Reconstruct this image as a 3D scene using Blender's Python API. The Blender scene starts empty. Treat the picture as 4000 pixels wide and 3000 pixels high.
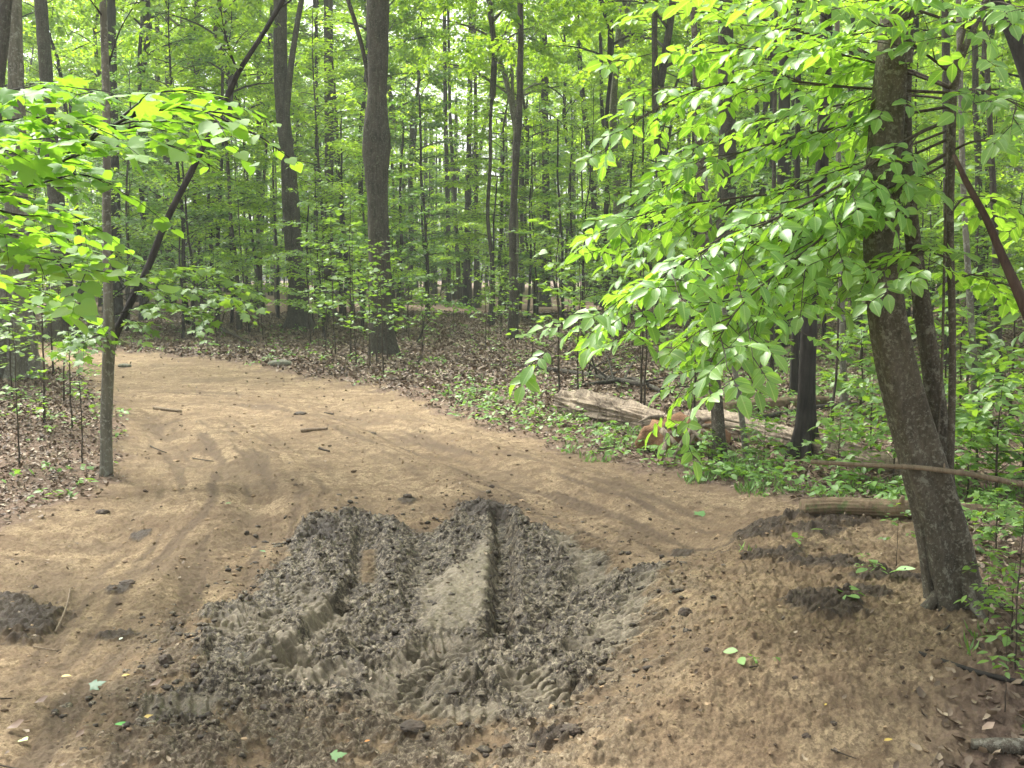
import bpy, math, random
import numpy as np
from mathutils import Vector

random.seed(7)
RNG = np.random.default_rng(7)
S = bpy.context.scene
COL = S.collection

# ------------------------------------------------------------------ camera, sky, sun, exposure
FPX, CX, CY, HOR = 2372.0, 1106.0, 829.5, 610.0      # photo measured at 2212 x 1659
CAM_H = 1.62
PITCH = math.atan((CY - HOR) / FPX)
cam_d = bpy.data.cameras.new('camera')
cam = bpy.data.objects.new('camera', cam_d)
COL.objects.link(cam)
cam_d.sensor_width = 36
cam_d.lens = 36 * FPX / 2212
cam_d.clip_start = 0.05
cam_d.clip_end = 3000
cam.location = (0, 0, CAM_H)
cam.rotation_euler = (math.radians(90) - PITCH, 0, 0)
S.camera = cam

SUN_EL, SUN_AZ = math.radians(55), math.radians(-42)   # azimuth from +Y, towards -X
w = bpy.data.worlds.new('World'); S.world = w; w.use_nodes = True
nt = w.node_tree; nt.nodes.clear()
sky = nt.nodes.new('ShaderNodeTexSky'); sky.sky_type = 'NISHITA'; sky.sun_disc = False
sky.sun_elevation = SUN_EL; sky.sun_rotation = SUN_AZ
sky.air_density = 1.0; sky.dust_density = 6.0; sky.ozone_density = 0.6
hs = nt.nodes.new('ShaderNodeHueSaturation'); hs.inputs['Saturation'].default_value = 0.18
hs.inputs['Value'].default_value = 1.15
bg = nt.nodes.new('ShaderNodeBackground'); bg.inputs['Strength'].default_value = 0.13
wo = nt.nodes.new('ShaderNodeOutputWorld')
nt.links.new(sky.outputs[0], hs.inputs['Color']); nt.links.new(hs.outputs[0], bg.inputs[0]); nt.links.new(bg.outputs[0], wo.inputs[0])
sd = bpy.data.lights.new('sun', 'SUN'); so = bpy.data.objects.new('sun', sd); COL.objects.link(so)
sd.energy = 2.4; sd.angle = math.radians(10); sd.color = (1.0, 0.95, 0.86)
sdir = Vector((math.sin(SUN_AZ) * math.cos(SUN_EL), math.cos(SUN_AZ) * math.cos(SUN_EL), math.sin(SUN_EL)))
so.rotation_euler = (-sdir).to_track_quat('-Z', 'Y').to_euler()
so.location = (0, 0, 30)
S.view_settings.view_transform = 'Standard'; S.view_settings.look = 'None'
S.view_settings.gamma = 1; S.view_settings.exposure = 1.68
S.cycles.max_bounces = 8; S.cycles.diffuse_bounces = 4; S.cycles.glossy_bounces = 2
S.cycles.transmission_bounces = 6; S.cycles.transparent_max_bounces = 4
S.cycles.caustics_reflective = False; S.cycles.caustics_refractive = False

# ------------------------------------------------------------------ helpers: noise, projection
PERM = np.random.default_rng(3).permutation(256); PERM = np.concatenate([PERM, PERM, PERM])
ANG = np.random.default_rng(4).random(256) * 2 * np.pi
GX, GY = np.cos(ANG), np.sin(ANG)

def perlin(x, y):
    x = np.asarray(x, float); y = np.asarray(y, float)
    xi = np.floor(x).astype(np.int64); yi = np.floor(y).astype(np.int64)
    xf = x - xi; yf = y - yi; xi &= 255; yi &= 255
    u = xf * xf * xf * (xf * (xf * 6 - 15) + 10); v = yf * yf * yf * (yf * (yf * 6 - 15) + 10)
    def g(a, b, dx, dy):
        h = PERM[PERM[a] + b]
        return GX[h] * dx + GY[h] * dy
    n00 = g(xi, yi, xf, yf); n10 = g(xi + 1, yi, xf - 1, yf)
    n01 = g(xi, yi + 1, xf, yf - 1); n11 = g(xi + 1, yi + 1, xf - 1, yf - 1)
    return ((n00 * (1 - u) + n10 * u) * (1 - v) + (n01 * (1 - u) + n11 * u) * v) * 1.5

def fbm(x, y, f=1.0, oct=4, gain=0.5, off=0.0):
    s = 0; a = 1; t = 0
    for i in range(oct):
        s = s + a * perlin(x * f + 17.3 * i + off, y * f - 9.1 * i + off * 1.7); t += a; a *= gain; f *= 2.03
    return s / t

def sstep(a, b, x):
    t = np.clip((x - a) / (b - a), 0, 1); return t * t * (3 - 2 * t)

def ray(px, py):
    a = (px - CX) / FPX; b = -(py - CY) / FPX
    c, s = math.cos(PITCH), math.sin(PITCH)
    return np.array([a, c + b * s, -s + b * c])

def at(px, py, D):
    d = ray(px, py); return np.array([0, 0, CAM_H]) + d * (D / d[1])

def flat(px, py):
    d = ray(px, py); t = CAM_H / -d[2]; return d[0] * t, d[1] * t

def poly_world(pts): return np.array([flat(*p) for p in pts])

def sdf_poly(P, x, y):
    """signed distance, positive inside"""
    n = len(P); d2 = np.full(x.shape, 1e18); ins = np.zeros(x.shape, bool)
    for i in range(n):
        ax, ay = P[i]; bx, by = P[(i + 1) % n]
        ex, ey = bx - ax, by - ay
        t = np.clip(((x - ax) * ex + (y - ay) * ey) / (ex * ex + ey * ey + 1e-12), 0, 1)
        d2 = np.minimum(d2, (x - ax - t * ex) ** 2 + (y - ay - t * ey) ** 2)
        c = ((ay > y) != (by > y))
        with np.errstate(divide='ignore', invalid='ignore'):
            c &= x < (bx - ax) * (y - ay) / (by - ay if by != ay else 1e-9) + ax
        ins ^= c
    d = np.sqrt(d2)
    return np.where(ins, d, -d)

def line_st(P, x, y):
    """distance along and signed lateral distance to a polyline"""
    best = np.full(x.shape, 1e18); s = np.zeros(x.shape); t_ = np.zeros(x.shape); acc = 0
    for i in range(len(P) - 1):
        ax, ay = P[i]; bx, by = P[i + 1]; ex, ey = bx - ax, by - ay; L = math.hypot(ex, ey)
        t = np.clip(((x - ax) * ex + (y - ay) * ey) / (L * L), 0, 1)
        dx = x - ax - t * ex; dy = y - ay - t * ey; d = dx * dx + dy * dy
        m = d < best
        best = np.where(m, d, best); s = np.where(m, acc + t * L, s)
        t_ = np.where(m, np.sign(ex * dy - ey * dx) * np.sqrt(d), t_); acc += L
    return s, t_, acc

# ------------------------------------------------------------------ terrain masks and height
TRAIL = poly_world([(-400, 1659), (-400, 1200), (0, 1128), (120, 1090), (225, 1042), (268, 965), (245, 890), (190, 822), (100, 792), (30, 768), (-200, 762),
                    (-200, 742), (60, 744), (250, 764), (420, 777), (600, 802), (700, 824), (850, 855), (1000, 905), (1150, 945), (1250, 985), (1450, 1035),
                    (1600, 1068), (1730, 1086), (1900, 1122), (1985, 1150), (2010, 1240), (2100, 1320), (2120, 1400), (2105, 1500), (2045, 1600), (2080, 1760), (2200, 2600), (-900, 2600)])
MUDP = poly_world([(640, 1120), (760, 1092), (850, 1100), (900, 1120), (975, 1110), (985, 1082), (1060, 1078), (1130, 1092), (1150, 1120), (1230, 1150), (1310, 1195), (1330, 1240), (1450, 1252),
                   (1400, 1320), (1385, 1385), (1310, 1420), (1270, 1480), (1200, 1545), (1000, 1530), (900, 1500), (820, 1470), (640, 1470), (480, 1510), (430, 1545), (300, 1540), (300, 1490),
                   (390, 1470), (440, 1380), (430, 1300), (480, 1260), (540, 1240), (600, 1180)])
HOLE = poly_world([(560, 1130), (760, 1080), (1120, 1080), (1300, 1170), (1420, 1290), (1340, 1400), (1180, 1659), (900, 1800), (350, 1659), (420, 1420), (450, 1290)])
BANK = poly_world([(1460, 1240), (1620, 1140), (1900, 1130), (2300, 1200), (2600, 1659), (1230, 1680), (1380, 1430)])
PATCH = [  # dark churned soil: px, py, rx, ry, height, angle
    (1640, 1200, 68, 24, .05, -.12), (1785, 1190, 85, 22, .06, .05), (1760, 1222, 70, 14, .03, 0), (1900, 1160, 62, 13, .05, .05), (1940, 1182, 60, 10, .03, .05), (1672, 1278, 80, 10, .05, -.1), (1790, 1304, 110, 12, .03, .1),
    (1905, 1335, 60, 14, .03, .1), (1790, 1400, 70, 40, .05, 0), (1720, 1395, 36, 20, .02, 0), (1740, 1132, 50, 9, .03, .1), (2000, 1345, 70, 12, .03, 0), (1880, 1375, 40, 16, .02, 0),
    (25, 1300, 105, 40, .07, .25), (250, 1327, 52, 9, .04, -.05), (258, 1243, 28, 8, .03, 0), (880, 1076, 18, 6, .03, 0), (690, 1130, 50, 14, .012, 0), (1050, 1090, 60, 12, .012, 0), (300, 1131, 24, 8, .02, 0), (1475, 1190, 24, 8, .02, 0), (1200, 1600, 50, 18, .06, 0)]
SMOOTH = [poly_world(p) for p in ([(905, 1235), (960, 1200), (1000, 1195), (1050, 1130), (1065, 1190), (1050, 1290), (1015, 1330), (900, 1335)],
                                  [(782, 1142), (812, 1142), (808, 1212), (775, 1212)], [(700, 1262), (740, 1270), (690, 1330), (640, 1320)])]
TRACKS = [  # polyline, half width m, depth m, lug amp, lug spacing, skew
    ([(1080, 1085), (1090, 1140), (1085, 1230), (1088, 1300), (1078, 1345)], .09, .09, 0, .05, 0),
    ([(1290, 1200), (1240, 1300), (1130, 1370), (1000, 1400), (860, 1480)], .14, .03, .009, .05, .3), ([(620, 1150), (640, 1230), (560, 1320), (470, 1420)], .14, .025, .009, .045, .3), ([(900, 1100), (930, 1160), (900, 1280), (780, 1380), (700, 1460)], .13, .025, .008, .045, .2),
    ([(795, 1110), (792, 1210), (762, 1262), (705, 1320), (640, 1392)], .11, .06, .008, .05, 1.0),
    ([(1010, 1345), (930, 1372), (860, 1420), (835, 1490)], .17, .05, .020, .05, .9),
    ([(590, 1290), (520, 1325), (440, 1345)], .20, .02, .020, .045, .9),
    ([(1225, 1145), (1280, 1185), (1300, 1250)], .17, .015, .016, .055, 0.2),
    ([(1440, 1262), (1395, 1340), (1350, 1420)], .18, .01, .018, .06, -.4),
    ([(1110, 1420), (1170, 1480), (1220, 1530)], .14, .03, .022, .055, .6),
    ([(960, 1420), (1010, 1460)], .12, .02, .018, .055, .6),
    ([(305, 1515), (480, 1500)], .13, .0, .012, .05, 0.0),
    ([(540, 1400), (640, 1428), (770, 1405)], .10, .03, .014, .045, .0),
    ([(740, 1305), (690, 1275), (620, 1235)], .14, .01, .013, .045, .5),
    ([(860, 1480), (950, 1512), (1080, 1515)], .13, .01, .014, .05, .2),
    ([(1200, 1395), (1300, 1375), (1340, 1330)], .13, .01, .014, .05, .2),
    ([(640, 1390), (600, 1350), (560, 1380)], .12, .02, .016, .045, .5),
    ([(1860, 1500), (1930, 1515), (2010, 1470)], .10, .0, .010, .06, 0),
    ([(900, 1130), (930, 1190), (940, 1240)], .15, .01, .010, .04, 0), ([(1120, 1200), (1180, 1290), (1250, 1330)], .13, .01, .008, .05, .4)]
HOLES = [(650, 1388, .13, .10), (610, 1368, .06, .05), (738, 1265, .08, .07), (1025, 1445, .07, .10), (1055, 1428, .05, .05), (1245, 1480, .09, .06), (1085, 1300, .045, .08), (1240, 1385, .08, .03),
         (810, 1395, .05, .04), (1230, 1580, .07, .03), (1210, 1320, .045, .03), (900, 1370, .05, .05)]
RUTS = [  # trail ruts / ridges: polyline, half width, amount
    ([(330, 890), (400, 960), (545, 1040), (555, 1130), (450, 1260)], .28, -.07), ([(420, 940), (560, 1000), (660, 1090)], .35, .07),
    ([(230, 1150), (130, 1240), (60, 1400)], .5, -.08), ([(400, 1180), (330, 1300), (300, 1500)], .35, -.05),
    ([(700, 870), (900, 950), (1150, 1060), (1320, 1140), (1480, 1200)], .3, -.06), ([(600, 880), (800, 960), (1050, 1060)], .3, .05), ([(900, 900), (1150, 990), (1400, 1090)], .3, .05),
    ([(480, 1000), (470, 1100), (350, 1250)], .22, .05), ([(1300, 1130), (1420, 1220), (1440, 1350)], .22, .05)]
RUTSW = [(np.array([flat(*q) for q in p]), a, b) for p, a, b in RUTS]
TRACKW = [(np.array([flat(*q) for q in t[0]]),) + t[1:] for t in TRACKS]

def macro(x, y):
    x = np.asarray(x, float); y = np.asarray(y, float)
    z = 0.010 * np.maximum(y - 20, 0) + .12 * fbm(x, y, .13, 2) * sstep(4, 14, y + abs(x)) 
    z = z + .35 * sstep(26, 60, y) * fbm(x, y, .04, 2, off=5)
    z = z + 0.10 * sstep(-.5, 1.0, -sdf_poly(TRAIL, x, y)) * sstep(6, 12, y)
    z = z - .10 * sstep(-.25, .7, sdf_poly(HOLE, x, y))
    z = z + .19 * sstep(-.25, .55, sdf_poly(BANK, x, y)) 
    return z

def zg(x, y): return float(macro(np.array([x]), np.array([y]))[0])

def ground(px, py):
    """world point where the pixel's ray meets the terrain"""
    d = ray(px, py); d = d / d[1]; lo, hi = 2.0, 140.0
    for _ in range(3):
        Y = np.geomspace(lo, hi, 60); below = CAM_H + d[2] * Y < macro(d[0] * Y, Y)
        i = int(np.argmax(below)) if below.any() else len(Y) - 1
        lo, hi = Y[max(i - 1, 0)], Y[i]
    return np.array([d[0] * hi, hi, zg(d[0] * hi, hi)])

def mesh_np(name, verts, faces_list, smooth=True, attrs=None):
    me = bpy.data.meshes.new(name)
    verts = np.ascontiguousarray(verts, np.float32)
    me.vertices.add(len(verts)); me.vertices.foreach_set('co', verts.ravel())
    loops = np.concatenate([f.ravel() for f in faces_list]).astype(np.int32)
    tot = np.concatenate([np.full(len(f), f.shape[1]) for f in faces_list]).astype(np.int32)
    start = np.concatenate([[0], np.cumsum(tot)[:-1]]).astype(np.int32)
    me.loops.add(len(loops)); me.loops.foreach_set('vertex_index', loops)
    me.polygons.add(len(tot)); me.polygons.foreach_set('loop_start', start); me.polygons.foreach_set('loop_total', tot)
    me.polygons.foreach_set('use_smooth', np.full(len(tot), smooth, bool))
    for k, v in (attrs or {}).items():
        a = me.attributes.new(k, 'FLOAT', 'POINT'); a.data.foreach_set('value', np.ascontiguousarray(v, np.float32))
    me.update(calc_edges=True); me.validate()
    return me

def link(name, me, mat=None, parent=None, **props):
    o = bpy.data.objects.new(name, me); COL.objects.link(o)
    if mat is not None and me is not None and not me.materials: me.materials.append(mat)
    if parent is not None: o.parent = parent
    for k, v in props.items():
        if v: o[k] = v
    return o

def thing(name, label, cat, loc=(0, 0, 0), rz=0, group=None, scale=1):
    o = link(name, None, label=label, category=cat, group=group)
    o.location = loc; o.rotation_euler = (0, 0, rz); o.scale = (scale,) * 3
    return o

# ------------------------------------------------------------------ materials
class NT:
    def __init__(s, name):
        s.m = bpy.data.materials.new(name); s.m.use_nodes = True; s.t = s.m.node_tree; s.t.nodes.clear()
        s.out = s.t.nodes.new('ShaderNodeOutputMaterial')
    def n(s, typ, **kw):
        nd = s.t.nodes.new('ShaderNode' + typ)
        for k, v in kw.items():
            if k in nd.inputs: 
                if isinstance(v, bpy.types.NodeSocket): s.t.links.new(v, nd.inputs[k])
                else: nd.inputs[k].default_value = v
            else: setattr(nd, k, v)
        return nd
    def l(s, a, b): s.t.links.new(a, b)
    def noise(s, scale, detail=4, rough=.6, vec=None, dist=0):
        nd = s.n('TexNoise'); nd.inputs['Scale'].default_value = scale; nd.inputs['Detail'].default_value = detail
        nd.inputs['Roughness'].default_value = rough; nd.inputs['Distortion'].default_value = dist
        if vec is not None: s.l(vec, nd.inputs['Vector'])
        return nd.outputs[0]
    def ramp(s, fac, stops):
        nd = s.n('ValToRGB'); e = nd.color_ramp.elements
        while len(e) < len(stops): e.new(.5)
        for el, (p, c) in zip(e, stops): el.position = p; el.color = (c, c, c, 1) if isinstance(c, (int, float)) else (*c, 1)
        s.l(fac, nd.inputs[0]); return nd.outputs[0]
    def mix(s, f, a, b, mode='MIX'):
        nd = s.n('Mix'); nd.data_type = 'RGBA'; nd.blend_type = mode
        for i, v in ((0, f), (6, a), (7, b)):
            if isinstance(v, bpy.types.NodeSocket): s.l(v, nd.inputs[i])
            else: nd.inputs[i].default_value = v if i == 0 else (*v, 1)
        return nd.outputs[2]
    def math(s, op, a, b=0.0):
        nd = s.n('Math'); nd.operation = op
        for i, v in ((0, a), (1, b)):
            if isinstance(v, bpy.types.NodeSocket): s.l(v, nd.inputs[i])
            else: nd.inputs[i].default_value = v
        return nd.outputs[0]
    def bump(s, h, strength, dist):
        nd = s.n('Bump'); nd.inputs['Strength'].default_value = strength; nd.inputs['Distance'].default_value = dist
        s.l(h, nd.inputs['Height']); return nd.outputs[0]
    def principled(s, col, rough=.8, normal=None, spec=.3):
        nd = s.n('BsdfPrincipled')
        for k, v in (('Base Color', col), ('Roughness', rough), ('Specular IOR Level', spec)):
            if isinstance(v, bpy.types.NodeSocket): s.l(v, nd.inputs[k])
            elif k == 'Base Color': nd.inputs[k].default_value = (*v, 1)
            else: nd.inputs[k].default_value = v
        if normal is not None: s.l(normal, nd.inputs['Normal'])
        s.l(nd.outputs[0], s.out.inputs[0]); return nd

def leaf_mat(name, dark, light, trans, tw=.45, gloss=.25, rough=.45, odd=None, veins=False):
    """a thin leaf: diffuse top, translucent, with a soft sheen; every leaf its own tint"""
    t = NT(name)
    geo = t.n('NewGeometry'); r = geo.outputs['Random Per Island']
    oi = t.n('ObjectInfo')
    co = t.n('TexCoord').outputs['Object']
    cl = t.noise(.55, 2, .5, co)
    f = t.math('ADD', t.math('MULTIPLY', r, .6), t.math('MULTIPLY', cl, .6))
    f = t.math('ADD', f, t.math('MULTIPLY', oi.outputs['Random'], .25))
    c = t.mix(t.ramp(f, [(.3, 0.0), (1.1, 1.0)]), dark, light)
    if odd is not None:
        c = t.mix(t.ramp(r, [(.965, 0.0), (.97, 1.0)]), c, odd)
    if veins:
        lx = t.n('Attribute'); lx.attribute_name = 'lx'; ly = t.n('Attribute'); ly.attribute_name = 'ly'
        ax = t.math('ABSOLUTE', lx.outputs['Fac'])
        sv = t.math('FRACT', t.math('MULTIPLY', t.math('SUBTRACT', ly.outputs['Fac'], t.math('MULTIPLY', ax, .9)), 9.0))
        v1 = t.ramp(sv, [(.0, 1.0), (.16, 0.0)]); v2 = t.ramp(ax, [(.012, 1.0), (.03, 0.0)])
        c = t.mix(t.math('MAXIMUM', t.math('MULTIPLY', v1, .35), t.math('MULTIPLY', v2, .6)), c, (.34, .50, .18))
        bl = t.ramp(t.noise(30, 3, .6, co), [(.66, 0.0), (.72, .6)]); c = t.mix(bl, c, (.20, .22, .06))
    tc = t.mix(1.0, c, trans, 'MULTIPLY')
    d = t.n('BsdfDiffuse'); t.l(c, d.inputs[0])
    tr = t.n('BsdfTranslucent'); t.l(tc, tr.inputs[0])
    m = t.n('MixShader'); m.inputs[0].default_value = tw
    t.l(d.outputs[0], m.inputs[1]); t.l(tr.outputs[0], m.inputs[2])
    g = t.n('BsdfGlossy'); g.inputs['Roughness'].default_value = rough; g.inputs[0].default_value = (.9, .95, .9, 1)
    fr = t.n('LayerWeight'); fr.inputs[0].default_value = .25
    ff = t.math('MULTIPLY', t.math('ADD', t.math('MULTIPLY', fr.outputs[1], .25), .10), gloss)
    m2 = t.n('MixShader'); t.l(ff, m2.inputs[0]); t.l(m.outputs[0], m2.inputs[1]); t.l(g.outputs[0], m2.inputs[2])
    t.l(m2.outputs[0], t.out.inputs[0])
    return t.m

def bark_mat(name, a, b, lichen=None, scale=1.0, lf=.6, furrow=.5, zs_=.16):
    t = NT(name)
    co = t.n('TexCoord').outputs['Object']
    mp = t.n('Mapping'); mp.inputs['Scale'].default_value = (1, 1, zs_); t.l(co, mp.inputs[0])
    n1 = t.noise(26 * scale, 5, .65, mp.outputs[0], .6)
    n2 = t.noise(3.0, 3, .6, co)
    f = t.math('ADD', t.math('MULTIPLY', n1, .7), t.math('MULTIPLY', n2, .4))
    c = t.mix(t.ramp(f, [(.38, 0.0), (.68, 1.0)]), a, b)
    if lichen is not None:
        n3 = t.noise(9 * scale, 4, .7, co)
        c = t.mix(t.ramp(n3, [(lf, 0.0), (lf + .06, .8)]), c, lichen)
        nl = t.noise(30 * scale, 4, .75, co); c = t.mix(t.ramp(nl, [(.55, 0.0), (.60, .6)]), c, lichen)
    t.principled(c, .85, t.bump(n1, furrow, .03), .2)
    return t.m

M = {}
M['leaf_far'] = leaf_mat('far foliage', (.09, .20, .03), (.26, .43, .06), (2.1, 1.85, .6), .55, .2, .5)
M['leaf_deep'] = leaf_mat('deep green foliage', (.065, .16, .04), (.15, .30, .07), (1.9, 1.7, .8), .48, .3, .5)
M['leaf_mid'] = leaf_mat('understory foliage', (.075, .17, .035), (.19, .34, .06), (2.0, 1.8, .7), .5, .3, .45)
M['leaf_canopy'] = leaf_mat('canopy foliage', (.09, .20, .03), (.26, .43, .05), (2.1, 1.85, .6), .55, .2, .5)
M['leaf_hick'] = leaf_mat('hickory leaflet', (.10, .24, .04), (.19, .37, .065), (2.0, 1.8, .65), .57, .35, .42, veins=True)
M['leaf_maple'] = leaf_mat('near maple leaf', (.10, .24, .04), (.19, .37, .06), (2.0, 1.8, .6), .58, .25, .5)
M['leaf_ground'] = leaf_mat('seedling leaf', (.09, .20, .04), (.19, .36, .07), (1.5, 1.4, .7), .42, .3, .5)
M['bark'] = bark_mat('furrowed grey bark', (.018, .016, .013), (.080, .070, .055), (.13, .145, .10), 1.0, .62, .6)
M['bark_dark'] = bark_mat('dark wet bark', (.012, .011, .010), (.05, .045, .038), None, 1.0, .6, .5)
M['bark_pale'] = bark_mat('pale lichen bark', (.075, .07, .055), (.19, .18, .14), (.30, .31, .26), .8, .58, .3)
M['bark_smooth'] = bark_mat('smooth brown bark', (.040, .035, .026), (.115, .10, .075), (.22, .215, .17), 2.2, .57, .45, .5)
M['bark_red'] = bark_mat('reddish dead wood', (.030, .018, .013), (.085, .055, .04), None, 1.0)
M['wood_rot'] = bark_mat('weathered log wood', (.07, .053, .037), (.40, .33, .245), None, .8, .6, .9)
M['wood_log'] = bark_mat('barked log', (.07, .05, .03), (.22, .16, .10), (.10, .13, .05), .7, .62, .6)
M['twig'] = bark_mat('twig', (.03, .024, .018), (.09, .075, .055), None, 2.0)
M['stick'] = bark_mat('pale stick', (.13, .10, .07), (.28, .22, .15), None, 2.0)

# ground material
def ground_mat():
    t = NT('woodland soil')
    co = t.n('TexCoord').outputs['Object']
    def A(nm):
        a = t.n('Attribute'); a.attribute_name = nm; return a.outputs['Fac']
    mud, lit, dark, damp, slk = A('mud'), A('litter'), A('dark'), A('damp'), A('slick')
    nb = t.noise(1.1, 5, .6, co); nm_ = t.noise(7, 6, .65, co, .4); nf = t.noise(60, 5, .7, co); nff = t.noise(230, 3, .7, co)
    dirt = t.mix(t.ramp(nb, [(.36, 0.0), (.62, 1.0)]), (.225, .162, .100), (.405, .31, .19))
    dirt = t.mix(t.ramp(nm_, [(.44, 0.0), (.60, .8)]), dirt, (.16, .108, .068))
    dirt = t.mix(t.ramp(nf, [(.50, 0.0), (.57, .62)]), dirt, (.12, .085, .055)); dirt = t.mix(t.ramp(t.noise(28, 6, .75, co, .8), [(.51, 0.0), (.58, .6)]), dirt, (.15, .108, .07))
    dirt = t.mix(t.ramp(nff, [(.52, 0.0), (.75, .55)]), dirt, (.44, .35, .21))
    dirt = t.mix(damp, dirt, (.135, .100, .068))
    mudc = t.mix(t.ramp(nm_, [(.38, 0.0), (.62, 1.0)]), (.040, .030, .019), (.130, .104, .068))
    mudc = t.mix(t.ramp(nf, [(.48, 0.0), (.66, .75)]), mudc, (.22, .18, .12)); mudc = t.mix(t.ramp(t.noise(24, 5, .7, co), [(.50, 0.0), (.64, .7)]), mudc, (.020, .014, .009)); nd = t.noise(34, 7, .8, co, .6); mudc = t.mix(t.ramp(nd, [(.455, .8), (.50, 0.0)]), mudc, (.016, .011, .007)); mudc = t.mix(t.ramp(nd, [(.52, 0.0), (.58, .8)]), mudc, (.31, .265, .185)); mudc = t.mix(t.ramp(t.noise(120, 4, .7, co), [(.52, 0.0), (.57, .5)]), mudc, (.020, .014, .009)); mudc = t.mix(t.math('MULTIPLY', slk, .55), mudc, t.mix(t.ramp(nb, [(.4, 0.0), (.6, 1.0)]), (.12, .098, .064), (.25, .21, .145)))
    darkc = t.mix(t.ramp(nf, [(.4, 0.0), (.65, 1.0)]), (.016, .011, .007), (.055, .038, .025))
    litc = t.mix(t.ramp(t.noise(14, 5, .7, co), [(.38, 0.0), (.62, 1.0)]), (.085, .060, .044), (.23, .165, .12))
    litc = t.mix(t.ramp(nf, [(.5, 0.0), (.68, .7)]), litc, (.27, .20, .15))
    dirt = t.mix(t.ramp(t.noise(.55, 4, .6, co), [(.42, 0.0), (.6, .55)]), dirt, (.40, .30, .18), 'MULTIPLY') if False else dirt; c = t.mix(lit, dirt, litc); c = t.mix(mud, c, mudc); c = t.mix(dark, c, darkc)
    wet = t.math('MAXIMUM', mud, dark)
    rough = t.math('SUBTRACT', .92, t.math('MULTIPLY', wet, .40))
    h = t.math('ADD', t.math('MULTIPLY', nf, .7), t.math('MULTIPLY', nff, .35))
    h = t.math('MULTIPLY', h, t.math('SUBTRACT', 1.0, t.math('MULTIPLY', mud, .6)))
    t.principled(c, rough, t.bump(h, 1.0, .02), t.math('ADD', .12, t.math('MULTIPLY', wet, .12)))
    return t.m
M['ground'] = ground_mat()

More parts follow.
